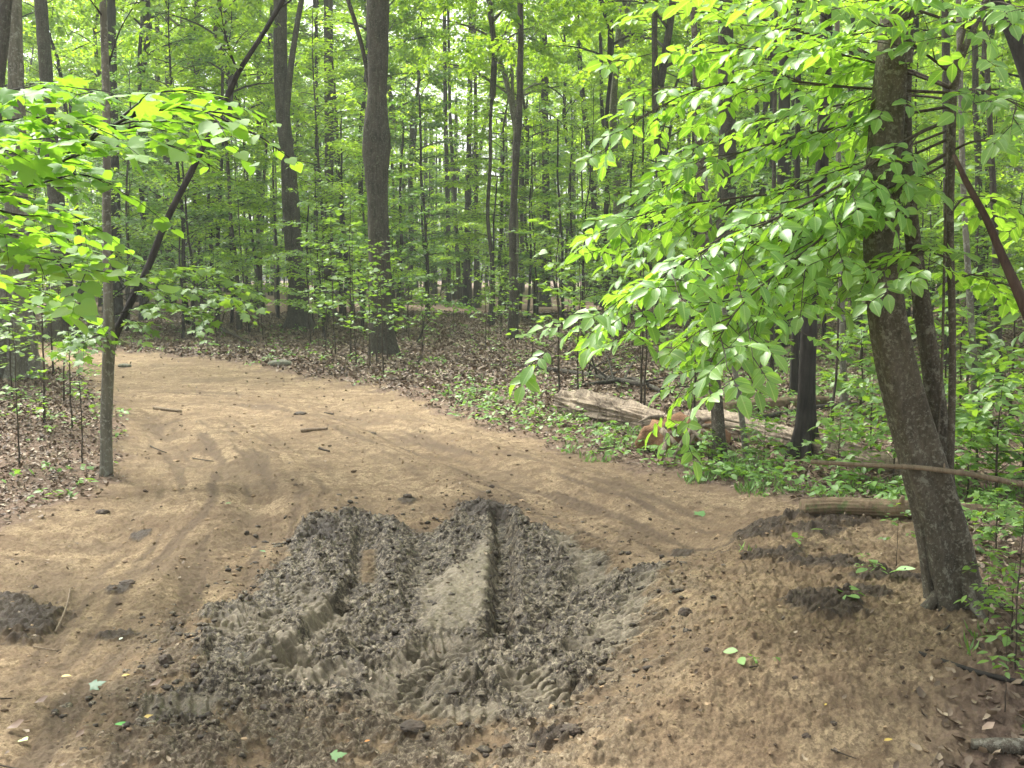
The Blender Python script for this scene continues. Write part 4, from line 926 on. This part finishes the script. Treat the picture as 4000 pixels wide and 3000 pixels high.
# grass tufts
x, y = scatter(30000, 3.2, 17, 1.0)
s = sdf_poly(TRAIL, x, y); nz = fbm(x, y, 1.3, 3, off=80)
keep = (x > .5) & (y > 6.5) & (s < .15) & (s > -1.6) & (rng.random(len(x)) < sstep(-.05, .35, nz) * .9) | ((s > 0) & (x > 1) & (y < 6) & (nz > .15) & (rng.random(len(x)) < .02)); x, y = x[keep], y[keep]; n = len(x); print('GRASS', n)
k = 7; X = np.repeat(x, k) + rng.normal(0, .025, n * k); Y = np.repeat(y, k) + rng.normal(0, .02, n * k); A = rng.uniform(0, 6.28, n * k)
p = np.stack([X, Y, zsv(X, Y) - .005], 1); d = np.stack([np.cos(A) * .7, np.sin(A) * .7, rng.uniform(.5, 1.4, n * k)], 1); u = np.stack([np.cos(A), np.sin(A), np.full(n * k, .6)], 1)
link('grass', leaves_mesh('grass', (np.array([[-.03, 0, 0], [.03, 0, 0], [.022, .6, .04], [0, 1, -.12], [-.022, .6, .04]]), [np.array([[0, 1, 2, 3, 4]])]), p, d, u, rng.uniform(.035, .10, n * k)), M['leaf_ground'], kind='stuff', label='sparse grass blades at the right edge of the trail')

# loose crumbs of soil and torn chunks of mud
def chunks(name, x, y, sz, mat, label, seed, sub=1):
    import bmesh
    bm = bmesh.new(); bmesh.ops.create_icosphere(bm, subdivisions=sub, radius=1); tv = np.array([v.co[:] for v in bm.verts]); tf = np.array([[v.index for v in f.verts] for f in bm.faces]); bm.free()
    r_ = np.random.default_rng(seed); n, m = len(x), len(tv)
    V = tv[None] * (1 + r_.normal(0, .26 if sub == 1 else .17, (n, m, 1))) * np.stack([r_.uniform(.7, 1.5, n), r_.uniform(.6, 1.2, n), r_.uniform(.35, .8, n)], 1)[:, None]
    a = r_.uniform(0, 6.28, n)[:, None]; X = V[:, :, 0] * np.cos(a) - V[:, :, 1] * np.sin(a); Y = V[:, :, 0] * np.sin(a) + V[:, :, 1] * np.cos(a)
    V = np.stack([X, Y, V[:, :, 2]], 2) * sz[:, None, None] + np.stack([x, y, zsv(x, y) + sz * .15], 1)[:, None]
    link(name, mesh_np(name, V.reshape(-1, 3), [(np.arange(n)[:, None, None] * m + tf[None]).reshape(-1, 3)], sub > 1), mat, kind='stuff', label=label)
r_ = np.random.default_rng(61)
y = 3 + 6.5 * r_.random(60000) ** 1.2; x = r_.uniform(-1, 1, len(y)) * (.5 * y + .3); sM = sdf_poly(MUDP, x, y) + .2 * fbm(x, y, 3, 3)
sS = np.max([sdf_poly(P, x, y) for P in SMOOTH] + [np.where((line_st(T[0], x, y)[0] > .01) & (line_st(T[0], x, y)[0] < line_st(T[0], x, y)[2] - .01), T[1] - abs(line_st(T[0], x, y)[1]), -1) for T in TRACKW if T[3] > 0], 0)
k = (sM > -.05) & (sS < -.02) & (r_.random(len(y)) < .22 + .5 * sstep(.05, .35, fbm(x, y, 4, 2))) | (sM > -.3) & (r_.random(len(y)) < .10)
chunks('mud_chunks', x[k], y[k], .0035 + .019 * r_.random(k.sum()) ** 4, M['ground'], 'torn wet chunks of mud', 1, 2)
chunk_o = S.objects['mud_chunks']
nv = len(chunk_o.data.vertices)
for nm_, vv in (('mud', 1.0), ('dark', .3), ('litter', 0.0), ('damp', 0.0)):
    at_ = chunk_o.data.attributes.new(nm_, 'FLOAT', 'POINT'); at_.data.foreach_set('value', (np.repeat((r_.random(nv // 42) < .4) * .8, 42) if nm_ == 'dark' else np.full(nv, vv)).astype(np.float32))
y = 3 + 17 * r_.random(95000) ** 1.5; x = r_.uniform(-1, 1, len(y)) * (.5 * y + .3); sM = sdf_poly(MUDP, x, y); sB = sdf_poly(BANK, x, y); sT = sdf_poly(TRAIL, x, y)
pr = .05 + .35 * np.exp(-np.maximum(-sM, 0) / .25) + .5 * sstep(-.1, .4, sB) * sstep(-.1, .3, fbm(x, y, 2.5, 3)); k = (sT > 0) & (sM < .02) & (r_.random(len(y)) < pr)
tm = NT('soil crumb'); rr_ = tm.n('NewGeometry').outputs['Random Per Island']; tm.principled(tm.ramp(rr_, [(0.0, (.055, .040, .028)), (.4, (.12, .085, .055)), (.8, (.24, .17, .10)), (1.0, (.36, .26, .16))]), .9, None, .15)
chunks('soil_crumbs', x[k], y[k], (.003 + .012 * r_.random(k.sum()) ** 4) * np.clip(y[k] / 6, .8, 1.6), tm.m, 'loose dark crumbs of soil on the dirt', 2)
print('CHUNKS', nv, k.sum())

# ------------------------------------------------------------------ saplings and shrubs
def sapling(label, px, py, v, sc, rot=0, leafm='leaf_mid', group=None, cat='sapling', name='sapling', base=None):
    g = ground(px, py) if base is None else base; tr, br, cr, n = SAP[v]; t = thing(name, label, cat, g, rot, group, sc)
    for nm, me, mt in (('stem', tr, M['twig']), ('branches', br, M['twig']), ('leaves', cr, M[leafm])): link(nm, with_mat(me, mt), None, t)
    return t
for a in [('leafy sapling at the left foot of the big burled tree', 770, 790, 4, .9), ('small sapling right at the foot of the big burled tree', 885, 742, 2, 1.0), ('thin leafy sapling between the twisted double tree and the burled tree', 725, 770, 4, 1.1),
          ('leafy sapling in front of the twisted double tree', 672, 745, 4, 1.0), ('sapling with pale thin stem left of the twisted double tree', 560, 722, 2, 1.1), ('thin sapling standing alone on the leafy slope behind the forked tree', 450, 728, 4, 1.2),
          ('low maple sapling in the middle of the brown leaf floor', 1150, 800, 0, .9), ('small maple sapling right of the fallen dead branch', 1385, 800, 2, .7), ('maple sapling behind the broken end of the rotten log', 1260, 830, 2, .95),
          ('short leafy sapling at the back of the leaf floor', 980, 712, 2, 1.1), ('wide sapling at the back of the leaf floor below the pale trunk', 1085, 716, 4, .9), ('bushy sapling left of the long dark trunk', 1330, 740, 4, 1.0),
          ('tiny sapling beside the slender forked tree on its left', 178, 1000, 2, .55), ('bent dark sapling at the far left in the brown leaves', 42, 1010, 4, .5), ('twin-stemmed sapling in the leaves left of the forked tree', 95, 915, 4, .8), 
          ('thin straight sapling beside the path left of the forked tree', 155, 930, 2, .8), ('leafy sapling behind the slim brown trunk', 1500, 900, 4, .8), ('sapling behind the fallen log near the black rooted trunk', 1640, 905, 2, .9)]:
    sapling(a[0], a[1], a[2], a[3], a[4], a[1] * .7)
for a in [('bright broad-leaved shrub right of the black rooted trunk', 1880, 1010, 5, .85), ('bright shrub hiding the end of the fallen log', 1930, 1040, 5, .7), ('low bright shrub beside the black rooted trunk foot', 1810, 1030, 6, .7), ('broad-leaved shrub at the right edge above the thin bare stick', 2150, 1085, 5, .95),
          ('shrub behind the thin bare stick at the right edge', 2210, 1060, 5, 1.05), ('shrub behind the leaning double tree on its right', 2110, 1040, 6, 1.2), ('low shrub right of the leaning double trunk foot', 2185, 1390, 5, .36), ('leafy seedling at the right edge above the bottom corner stick', 2195, 1460, 2, .34),
          ('leafy seedling in front of the barked log', 1935, 1225, 1, .32), ('small seedling against the leaning double trunk', 2135, 1345, 1, .35), ('low seedling cluster at the lower right edge', 2170, 1540, 3, .45), ('leafy seedling left of the leaning double trunk base', 1868, 1268, 3, .25),
          ('wide green shrub behind the slim pale trunk', 1860, 900, 6, 1.5), ('tall shrub in the gap behind the leaning double tree', 2040, 930, 5, 1.3), ('green shrub between the slim brown trunk and the black rooted trunk', 1650, 1000, 6, .6),
          ('large green shrub at the right edge behind the slim grey trunk', 2180, 930, 5, 1.7), ('green shrub behind the barked log end', 2090, 1075, 6, .8), ('green bush in the wood left of the black rooted trunk', 1600, 800, 6, 1.8), ('green bush in the wood right of the black rooted trunk', 1900, 800, 5, 1.9),
          ('low green shrub at the foot of the slim brown trunk', 1530, 1000, 6, .4), ('low green shrub just in front of the barked log', 2150, 1190, 6, .45)]:
    sapling(a[0], a[1], a[2], a[3], a[4], a[1] * .7, 'leaf_mid', cat='shrub', name='shrub')
rng = np.random.default_rng(51); cnt = 0
while cnt < 70:
    y = rng.uniform(11, 34); x = rng.uniform(-1, 1) * (.5 * y + 1)
    if TR_S(x, y) > -.4: continue
    px, py = project(x, y, zg(x, y))
    if 150 < px < 1450 and y < 22 and rng.random() < .5: continue
    sd_, dp = zone(x, y); cnt += 1; kk = int(rng.choice([0, 2, 4, 4, 2])); SZ = {0: 'knee-high', 2: 'waist-high', 4: 'head-high'}
    sapling('%s young sapling %s, %s' % (SZ[kk], dp, sd_), 0, 0, kk, rng.uniform(.8, 1.2), rng.uniform(0, 6.28), 'leaf_mid', 'saplings %s %s' % (dp, sd_), base=(x, y, zg(x, y)))
# bare thin poles of the understory
for (px, py, tx, ty, wd, lb) in [(1000, 640, 985, 200, 5, 0), (900, 742, 930, 660, 4, 1), (455, 700, 452, 300, 8, 2), (395, 735, 388, 500, 6, 3), (500, 700, 498, 420, 6, 4), (745, 700, 738, 250, 6, 5), (858, 690, 872, 250, 7, 6), (925, 690, 905, 200, 6, 7), (1055, 700, 1075, 380, 5, 8), (1215, 700, 1205, 260, 6, 9), (1350, 720, 1372, 250, 6, 10), (600, 690, 590, 300, 6, 11), (1140, 690, 1150, 330, 5, 12), (1240, 690, 1232, 350, 5, 13), (1395, 700, 1390, 200, 6, 14), (660, 700, 668, 420, 5, 15)]:
    g = ground(px, py); P, R = px_path([(px, py, wd * 1.3), ((px * 2 + tx) / 3 + 4, (py * 2 + ty) / 3, wd), ((px + tx * 2) / 3 - 3, (py + ty * 2) / 3, wd * .8), (tx, ty, wd * .5)], g[1]); P[0] = g
    s4 = resample(np.concatenate([np.array(P), np.array(R)[:, None]], 1), 20, .03, px); t = thing('thin_tree', 'thin bare-stemmed young tree %s, %s' % (('leaning right' if tx > px + 5 else 'leaning left' if tx < px - 5 else 'standing upright'), zone(g[0], g[1])[0]), 'tree', g, group='thin bare stems %s' % zone(g[0], g[1])[0])
    tb = Tubes(); tb.add(s4[:, :3] - g, s4[:, 3], 7, .1, px); bt = Tubes(); lv = Leaves(); r_ = np.random.default_rng(px)
    for j in range(9): spray(r_, bt, lv, s4[6 + j + int(r_.integers(0, 4)), :3] - g, r_.uniform(0, 6.28), r_.uniform(.2, .9), r_.uniform(.5, 1.3), .008, .10, .10)
    link('trunk', tb.mesh('trunk'), M['bark_dark'], t); link('branches', bt.mesh('branches'), M['twig'], t); link('crown', lv.mesh('crown', T_S), M['leaf_mid'], t)

# ------------------------------------------------------------------ logs, sticks, stones, clods
def log(label, pts, mat, k=28, rough=.25, name='log', cat='log', D=None, lift=0, knots=(), freq=4, n=110, seed=1.0, **pr):
    """pts: (px, py of the underside or axis, width px)"""
    P = []; R = []
    for q in pts:
        px, py, wd = q[0], q[1], q[2]; g = ground(px, py + wd * .45) if D is None else None
        d = (g[1] if g is not None else (q[3] if len(q) > 3 else D)); r = wd / 2 / FPX * d
        P.append(at(px, py, d)); R.append(r)
    s4 = resample(np.concatenate([np.array(P), np.array(R)[:, None]], 1), n); org = s4[0, :3].copy(); tb = Tubes(); tb.add(s4[:, :3] - org, s4[:, 3], k, rough, seed, 0, freq, True, .32 if mat == 'wood_rot' else .16 if k > 20 else 0)
    for kp in knots:
        i, dr, L, r = kp; c = s4[i, :3] - org; dr = unit(np.array(dr)); tb.add(np.array([c, c + dr * L * .6, c + dr * L + [0, 0, .05 * L]]), [r, r * .7, r * .4], 8, .3, i)
    o = link(name, tb.mesh(name), M[mat], label=label, category=cat, **pr); o.location = org; return o
log('weathered split log with a rotten cracked end, lying beside the trail', [(1216, 868, 46), (1260, 876, 60), (1330, 890, 58), (1400, 906, 52), (1440, 918, 40)], 'wood_rot', 90, .34, knots=[(48, (.1, -.2, 1), .17, .05), (76, (.3, -.8, -.2), .3, .04)], seed=3, freq=5)
log('long weathered log running from the orange root mound to behind the leaning double tree', [(1490, 903, 40), (1560, 918, 54), (1680, 943, 52), (1800, 975, 42), (1900, 1000, 38), (1980, 1015, 34)], 'wood_rot', 80, .25, seed=7)
log('short barked log with orange broken end behind the slim brown trunk', [(1568, 885, 32), (1640, 876, 28), (1730, 868, 24), (1790, 866, 20)], 'wood_log', 24, .2, seed=9)
log('thin grey log crossed over the barked log behind', [(1590, 915, 12), (1680, 895, 12), (1760, 880, 11), (1850, 872, 9)], 'bark', 12, .15, seed=11, knots=[(12, (-.2, .3, .6), .3, .03)])
log('smooth brown log lying at the far side of the leaning double tree', [(1734, 1100, 44), (1790, 1096, 46), (1950, 1101, 42), (2100, 1108, 40), (2230, 1118, 40)], 'wood_log', 60, .16, seed=13, freq=3, knots=[(30, (.1, -.5, .8), .10, .03), (62, (-.2, -.6, .7), .08, .025)])
log('mossy broken branch chunk in the bottom right corner', [(2098, 1606, 22), (2140, 1610, 34), (2200, 1612, 36), (2260, 1616, 30)], 'bark_smooth', 20, .3, n=30, seed=15, freq=14)
log('dark dead branch on the dirt below the leaning double tree', [(1968, 1405, 9), (2040, 1430, 12), (2120, 1455, 12), (2230, 1480, 12)], 'bark_dark', 12, .15, name='stick', cat='stick', n=30, seed=17, freq=12)
o_ = at(1751, 997, 4.6)
log('long thin bare stick reaching level in from the right edge', [(1751, 998, 10, 4.75), (1860, 1004, 9, 4.7), (1990, 1010, 11, 4.65), (2100, 1025, 12, 4.6), (2240, 1052, 14, 4.5), (2420, 1100, 16, 4.4), (2560, 1180, 18, 4.3)], 'stick', 10, .12, name='stick', cat='stick', D=4.7, n=50, seed=19, freq=10, knots=[(18, (0, 0, 1), .03, .006)])
log('reddish brown dead bough slanting down at the right edge', [(2060, 335, 9, 4.4), (2085, 390, 13, 4.35), (2130, 470, 16, 4.3), (2165, 555, 18, 4.25), (2195, 620, 22, 4.2), (2230, 700, 26, 4.15), (2330, 1000, 30, 4.1), (2420, 1400, 34, 4.0)], 'bark_red', 12, .15, name='dead_bough', cat='branch', D=4.3, n=50, seed=21, freq=10)
# dead branches on the floor
def dead_branch(label, pts, subs, mat='twig', **k):
    g0 = ground(pts[0][0], pts[0][1]); P = []; R = []
    for px, py, wd, hgt in pts:
        g = ground(px, py + hgt); P.append(at(px, py, g[1])); R.append(wd / 2 / FPX * g[1])
    s4 = resample(np.concatenate([np.array(P), np.array(R)[:, None]], 1), 30, .02, pts[0][0]); org = s4[0, :3].copy(); tb = Tubes(); tb.add(s4[:, :3] - org, s4[:, 3], 8, .15, pts[0][0], 0, 9); r_ = np.random.default_rng(int(pts[0][0]))
    for j in range(subs):
        i = int(r_.integers(5, 28)); c = s4[i, :3] - org; T = unit(s4[min(i + 1, 29), :3] - s4[i - 1, :3]); d = unit(T + r_.normal(0, .7, 3) + [0, 0, .35]); L = r_.uniform(.3, 1.0)
        tb.add(np.array([c, c + d * L * .5 + [0, 0, .04], c + d * L]), [s4[i, 3] * .5, s4[i, 3] * .35, .003], 5, 0, cap=False)
    o = link('fallen_branch', tb.mesh('fallen_branch'), M[mat], label=label, category='branch'); o.location = org
dead_branch('long grey fallen branch lying on the leaves above the rotten log', [(1048, 788, 6, 2), (1120, 790, 8, 4), (1210, 800, 10, 8), (1300, 815, 12, 10), (1400, 832, 12, 12)], 7, 'bark')
dead_branch('arched fallen branch behind the rotten log', [(1200, 838, 5, 0), (1290, 828, 9, 8), (1370, 818, 11, 12), (1430, 845, 9, 10)], 6, 'bark')
dead_branch('thin fallen branch slanting across the slope behind the forked tree', [(390, 668, 5, 16), (470, 705, 6, 12), (560, 752, 5, 0)], 2)
dead_branch('thick dark fallen limb at the back left of the wood', [(490, 662, 9, 2), (530, 656, 14, 4), (570, 640, 8, 12)], 3, 'bark_dark')
dead_branch('dark fallen branch at the back of the leaf floor', [(1150, 680, 4, 4), (1260, 672, 5, 10), (1420, 682, 5, 4)], 6)
dead_branch('bleached tangled branch among the shrubs at the right edge', [(2080, 770, 6, 20), (2140, 772, 7, 16), (2230, 780, 8, 16)], 9, 'stick')
dead_branch('thin fallen stem right of the leaning double tree', [(2090, 895, 6, 10), (2150, 920, 7, 6), (2230, 935, 7, 4)], 5)
dead_branch('low fallen stem in front of the long weathered log', [(1760, 1052, 5, 2), (1860, 1060, 6, 2), (1960, 1075, 6, 2)], 2)
def stick(label, x0, y0, x1, y1, wd, mat='twig', bend=.02, name='stick'):
    a = ground(x0, y0); b = ground(x1, y1); a[2] = zs(a[0], a[1]); b[2] = zs(b[0], b[1]); r = wd / 2 / FPX * a[1]; n = 10; P = np.array([a + (b - a) * t for t in np.linspace(0, 1, n)])
    nrm = unit(np.cross(b - a, [0, 0, 1])); P += nrm[None] * (np.sin(np.linspace(0, 3.0, n)) * bend * np.linalg.norm(b - a))[:, None]; P[:, 2] += r * .7 + .004
    tb = Tubes(); tb.add(P - a, np.linspace(r, r * .6, n), 8, .25, x0, 0, 20); o = link(name, tb.mesh(name), M[mat], label=label, category='stick'); o.location = a
for a in [('short thick piece of cut branch in the middle of the trail', 651, 936, 708, 938, 9, 'stick'), ('peeled stick at the left of the upper trail', 333, 882, 392, 888, 8, 'stick'), ('small stub of wood right below the cut branch piece', 690, 973, 712, 978, 6, 'twig'), ('thin dark twig on the wet left rut', 416, 985, 462, 998, 3, 'twig'),
          ('thin twig on the upper trail left', 325, 960, 360, 972, 3, 'twig'), ('bent pale root twig at the left near the dark mud heap', 118, 1328, 150, 1252, 5, 'stick'), ('flat yellowish splinter under the left mud heap', 70, 1359, 122, 1364, 4, 'stick'), ('thin twig at the left bottom edge', 0, 1500, 34, 1494, 4, 'twig'),
          ('dark twig at the bottom left corner', 0, 1652, 60, 1658, 4, 'twig'), ('short dark stick in the dirt lower right', 1620, 1446, 1636, 1442, 5, 'twig'), ('twig lying by the trail edge in front of the rotten log', 1290, 974, 1340, 968, 4, 'twig'), ('small twig on the trail right of the cut branch piece', 720, 890, 700, 888, 4, 'twig'),
          ('thin pale twig at the bottom right', 2010, 1659, 2028, 1625, 4, 'stick'), ('curved twig in the lower right dirt', 1795, 1620, 1850, 1640, 4, 'twig'), ('short leaning twig near the dark branch at the right', 2025, 1385, 2055, 1352, 6, 'twig'), ('small chip of wood by the leaves left of the trail', 235, 1010, 262, 1016, 3, 'stick')]:
    stick(*a)
def lump(name, label, cat, px, py, w_, h_, mat, seed, dep=1.0, rough=.35, flatb=.35):
    import bmesh
    g = ground(px, py); z = zs(g[0], g[1]); rx = w_ / 2 / FPX * g[1]; rz = h_ / FPX * g[1] * .62; bm = bmesh.new(); bmesh.ops.create_icosphere(bm, subdivisions=4, radius=1)
    V = np.array([v.co[:] for v in bm.verts]); nz = perlin(V[:, 0] * 1.7 + seed, V[:, 1] * 1.7 + V[:, 2] * 1.3) * .6 + perlin(V[:, 0] * 4.2 + seed, V[:, 2] * 4.2 + V[:, 1] * 3) * .35 + abs(perlin(V[:, 0] * 9 + seed, V[:, 2] * 9 + V[:, 1] * 7)) * .25
    V = V * (1 + rough * nz)[:, None]; V[:, 0] *= rx; V[:, 1] *= rx * dep; V[:, 2] = np.maximum(V[:, 2], -flatb) * rz
    for v, c in zip(bm.verts, V): v.co = c
    for f in bm.faces: f.smooth = True
    me = bpy.data.meshes.new(name); bm.to_mesh(me); bm.free(); o = link(name, me, mat, label=label, category=cat); o.location = (g[0], g[1] + rx * .3, z + rz * flatb * .7); return o
tm = NT('dark clod soil'); cc = tm.ramp(tm.noise(40, 5, .7, tm.n('TexCoord').outputs['Object']), [(.35, (.035, .026, .019)), (.7, (.12, .09, .065))]); tm.principled(cc, .7, tm.bump(tm.noise(120, 4, .7, tm.n('TexCoord').outputs['Object']), .8, .01), .3); M['clod'] = tm.m
tm = NT('lichen stone'); cc = tm.ramp(tm.noise(18, 5, .7, tm.n('TexCoord').outputs['Object']), [(.35, (.10, .10, .075)), (.7, (.24, .24, .18))]); tm.principled(cc, .85); M['stone'] = tm.m
tm = NT('orange root soil'); cc = tm.ramp(tm.noise(14, 5, .7, tm.n('TexCoord').outputs['Object']), [(.3, (.15, .078, .042)), (.7, (.38, .22, .12))]); tm.principled(cc, .9, tm.bump(tm.noise(50, 5, .7, tm.n('TexCoord').outputs['Object']), .8, .03)); M['orange'] = tm.m
for i, a in enumerate([('round dark clod standing alone left of the mud wallow', 355, 1413, 30, 24), ('dark clod on the bank right of the mud wallow', 1480, 1336, 32, 24), ('small dark clod below the seedling near the leaning tree', 1830, 1281, 18, 18), ('small clod on the trail just above the mud', 880, 1078, 20, 8),
                       ('small dark clod on the trail centre', 805, 929, 14, 6), ('flat dark clod right of the cut branch piece', 648, 905, 26, 7), ('small dark clod on the right side of the trail', 1062, 1057, 12, 7), ('dark clod by the left edge of the mud near the bottom', 420, 1436, 22, 14), ('rough clod at the lower left edge of the mud', 1175, 1352, 24, 16),
                       ('clod resting at the bottom edge of the mud', 1235, 1600, 46, 15), ('wide rough clod at the bottom centre', 890, 1590, 56, 13), ('dark wet clod below the right bank', 1528, 1409, 16, 10), ('small dark clod on the far left slope', 75, 1250, 12, 9), ('dark clod at the left on the leafy slope edge', 220, 1108, 26, 10),
                       ('dark crumb at the middle of the right dirt', 1718, 1467, 14, 10), ('dark crumb in the bottom right dirt', 1800, 1560, 18, 10), ('dark stone-like clod far right bottom', 1742, 1593, 20, 10), ('flat dark clod on the left trail', 272, 1243, 34, 10)]):
    lump('mud_clod', a[0], 'clod', a[1], a[2], a[3], a[4], M['clod'], i * 3.7)
lump('flat_stone', 'flat mossy stone at the edge of the leaf floor left of the big burled tree', 'stone', 604, 789, 54, 15, M['stone'], 5, .8, .15); lump('flat_stone', 'pale flat stone half buried in the upper left trail', 'stone', 268, 793, 28, 9, M['stone'], 9, .7, .15)
lump('flat_stone', 'small stone on the path near the wide grey trunk', 'stone', 111, 770, 18, 9, M['stone'], 12, .8, .15)
mo = lump('root_mound', 'orange earth mound with torn roots between the two parts of the split log', 'root mound', 1482, 972, 185, 92, M['orange'], 2, .6, .35)
tb = Tubes(); r_ = np.random.default_rng(77); org = Vector(mo.location)
for j in range(16):
    a0 = at(1420 + r_.uniform(0, 110), 900 + r_.uniform(0, 60), mo.location.y - .25 + r_.uniform(-.1, .15)); d = unit(np.array([r_.uniform(-1, 1), -.4, r_.uniform(-.5, .4)])); L = r_.uniform(.2, .6)
    tb.add(np.array([a0, a0 + d * L * .5 + [0, 0, -.03], a0 + d * L + [0, 0, -.12]]) - np.array(org), [.03, .018, .005], 7, .25, j)
link('root', tb.mesh('root'), M['wood_rot'], mo)
# single fallen leaves on the bare dirt
def flat_leaf(label, px, py, w_, tpl, col, rot, nm='fallen_leaf', tilt=.2):
    g = ground(px, py); z = zs(g[0], g[1]); s_ = w_ / FPX * g[1]; key = 'leafcol%s' % (col,)
    if key not in M: q = NT('fallen leaf ' + nm + str(len(M))); q.principled(col, .5, None, .4); M[key] = q.m
    me = leaves_mesh(nm, tpl, np.array([[0, -s_ * .4, .0]]), np.array([[math.cos(rot), math.sin(rot), tilt]]), np.array([[.1, -.25, 1.]]), np.array([s_])); o = link(nm, me, M[key], label=label, category='leaf'); o.location = (g[0], g[1], z + .014)
G_, Y_, B_ = (.10, .22, .06), (.48, .35, .08), (.17, .11, .07)
for a in [('green maple leaf lying on the trail right of the mud', 1508, 1114, 30, T_M, G_, 1.0), ('small green leaf on the left trail by the rut', 488, 1094, 13, T_O, G_, .2), ('small green leaf left of the mud edge', 575, 1174, 16, T_O, G_, 2.8), ('dull dark green maple leaf on the lower left dirt', 198, 1443, 36, T_M, (.05, .12, .06), .4),
          ('green leaf under the yellow leaf at the lower left', 285, 1541, 34, T_O, (.09, .33, .05), 3.2), ('curled yellow leaf at the left below the splinter', 134, 1423, 22, T_O, Y_, .1), ('yellow round leaf next to the tread-marked mud corner', 316, 1538, 18, T_H, Y_, .6), ('yellow leaf on the dirt left of the mud', 264, 1438, 18, T_O, Y_, .4),
          ('green maple leaf at the bottom centre', 715, 1641, 40, T_M, G_, .2), ('pale green paired leaf at the bottom left', 50, 1588, 24, T_H, (.45, .60, .25), -.6), ('brown curled leaf on the lower left dirt', 78, 1428 + 80, 34, T_L, B_, .3), ('brown leaf at the bottom left edge', 20, 1568, 44, T_L, B_, .2), ('brown leaf by the bottom left mud', 168, 1592, 26, T_L, B_, 1.2),
          ('pale green leaf in front of the leaning double tree', 1928, 1243, 46, T_O, (.42, .62, .30), .1), ('yellow leaf at the bottom right dirt', 1906, 1606, 22, T_O, Y_, .2), ('yellow leaf left of the dead branch at the lower right', 1780, 1524 + 0, 12, T_O, Y_, .9), ('white fleck of a leaf on the left trail near the mud', 258, 1343, 14, T_O, (.6, .66, .5), 1.3),
          ('orange leaf at the bottom by the mud', 788, 1616, 14, T_O, (.6, .25, .06), .5), ('pale brown dead leaf in the lower right litter', 2115, 1575, 34, T_L, (.34, .25, .18), .3), ('brown leaf curled on the left trail beside the dark clod', 640 - 315, 1452, 30, T_L, B_, .3)]:
    flat_leaf(*a)
# ------------------------------------------------------------------ the damp air of the wood
HZ = 0.0013
if HZ:
    X0, Y0, Y1, Z0, Z1 = 140., -64., 200., -3., 34.
    v = np.array([(x, y, z) for z in (Z0, Z1) for x, y in ((-X0, Y0), (X0, Y0), (X0, Y1), (-X0, Y1))])
    f = np.array([[3, 2, 1, 0], [4, 5, 6, 7], [0, 1, 5, 4], [1, 2, 6, 5], [2, 3, 7, 6], [3, 0, 4, 7]])
    tm = NT('air'); pv = tm.n('VolumePrincipled'); pv.inputs['Color'].default_value = (.92, 1.0, .90, 1); pv.inputs['Density'].default_value = HZ; pv.inputs['Anisotropy'].default_value = .2
    tm.l(pv.outputs[0], tm.out.inputs['Volume'])
    link('haze', mesh_np('haze', v, [f], False), tm.m, kind='stuff', label='pale green damp air filling the wood')
# copies that still share a description are told apart by their order across the view
fam = {}
for o in S.objects:
    if o.parent is None and o.get('category') and o.get('group'): fam.setdefault((o['label']), []).append(o)
for lb, os_ in fam.items():
    if len(os_) > 1:
        os_.sort(key=lambda o: o.location.x / o.location.y); n_ = len(os_)
        for i, o in enumerate(os_):
            o['label'] = lb + ', ' + ('left one' if i == 0 else 'right one' if i == n_ - 1 else 'middle one' if n_ == 3 else ['second', 'third', 'fourth', 'fifth', 'sixth', 'seventh', 'eighth'][min(i - 1, 6)] + ' from left')
print('OBJECTS', len(S.objects))
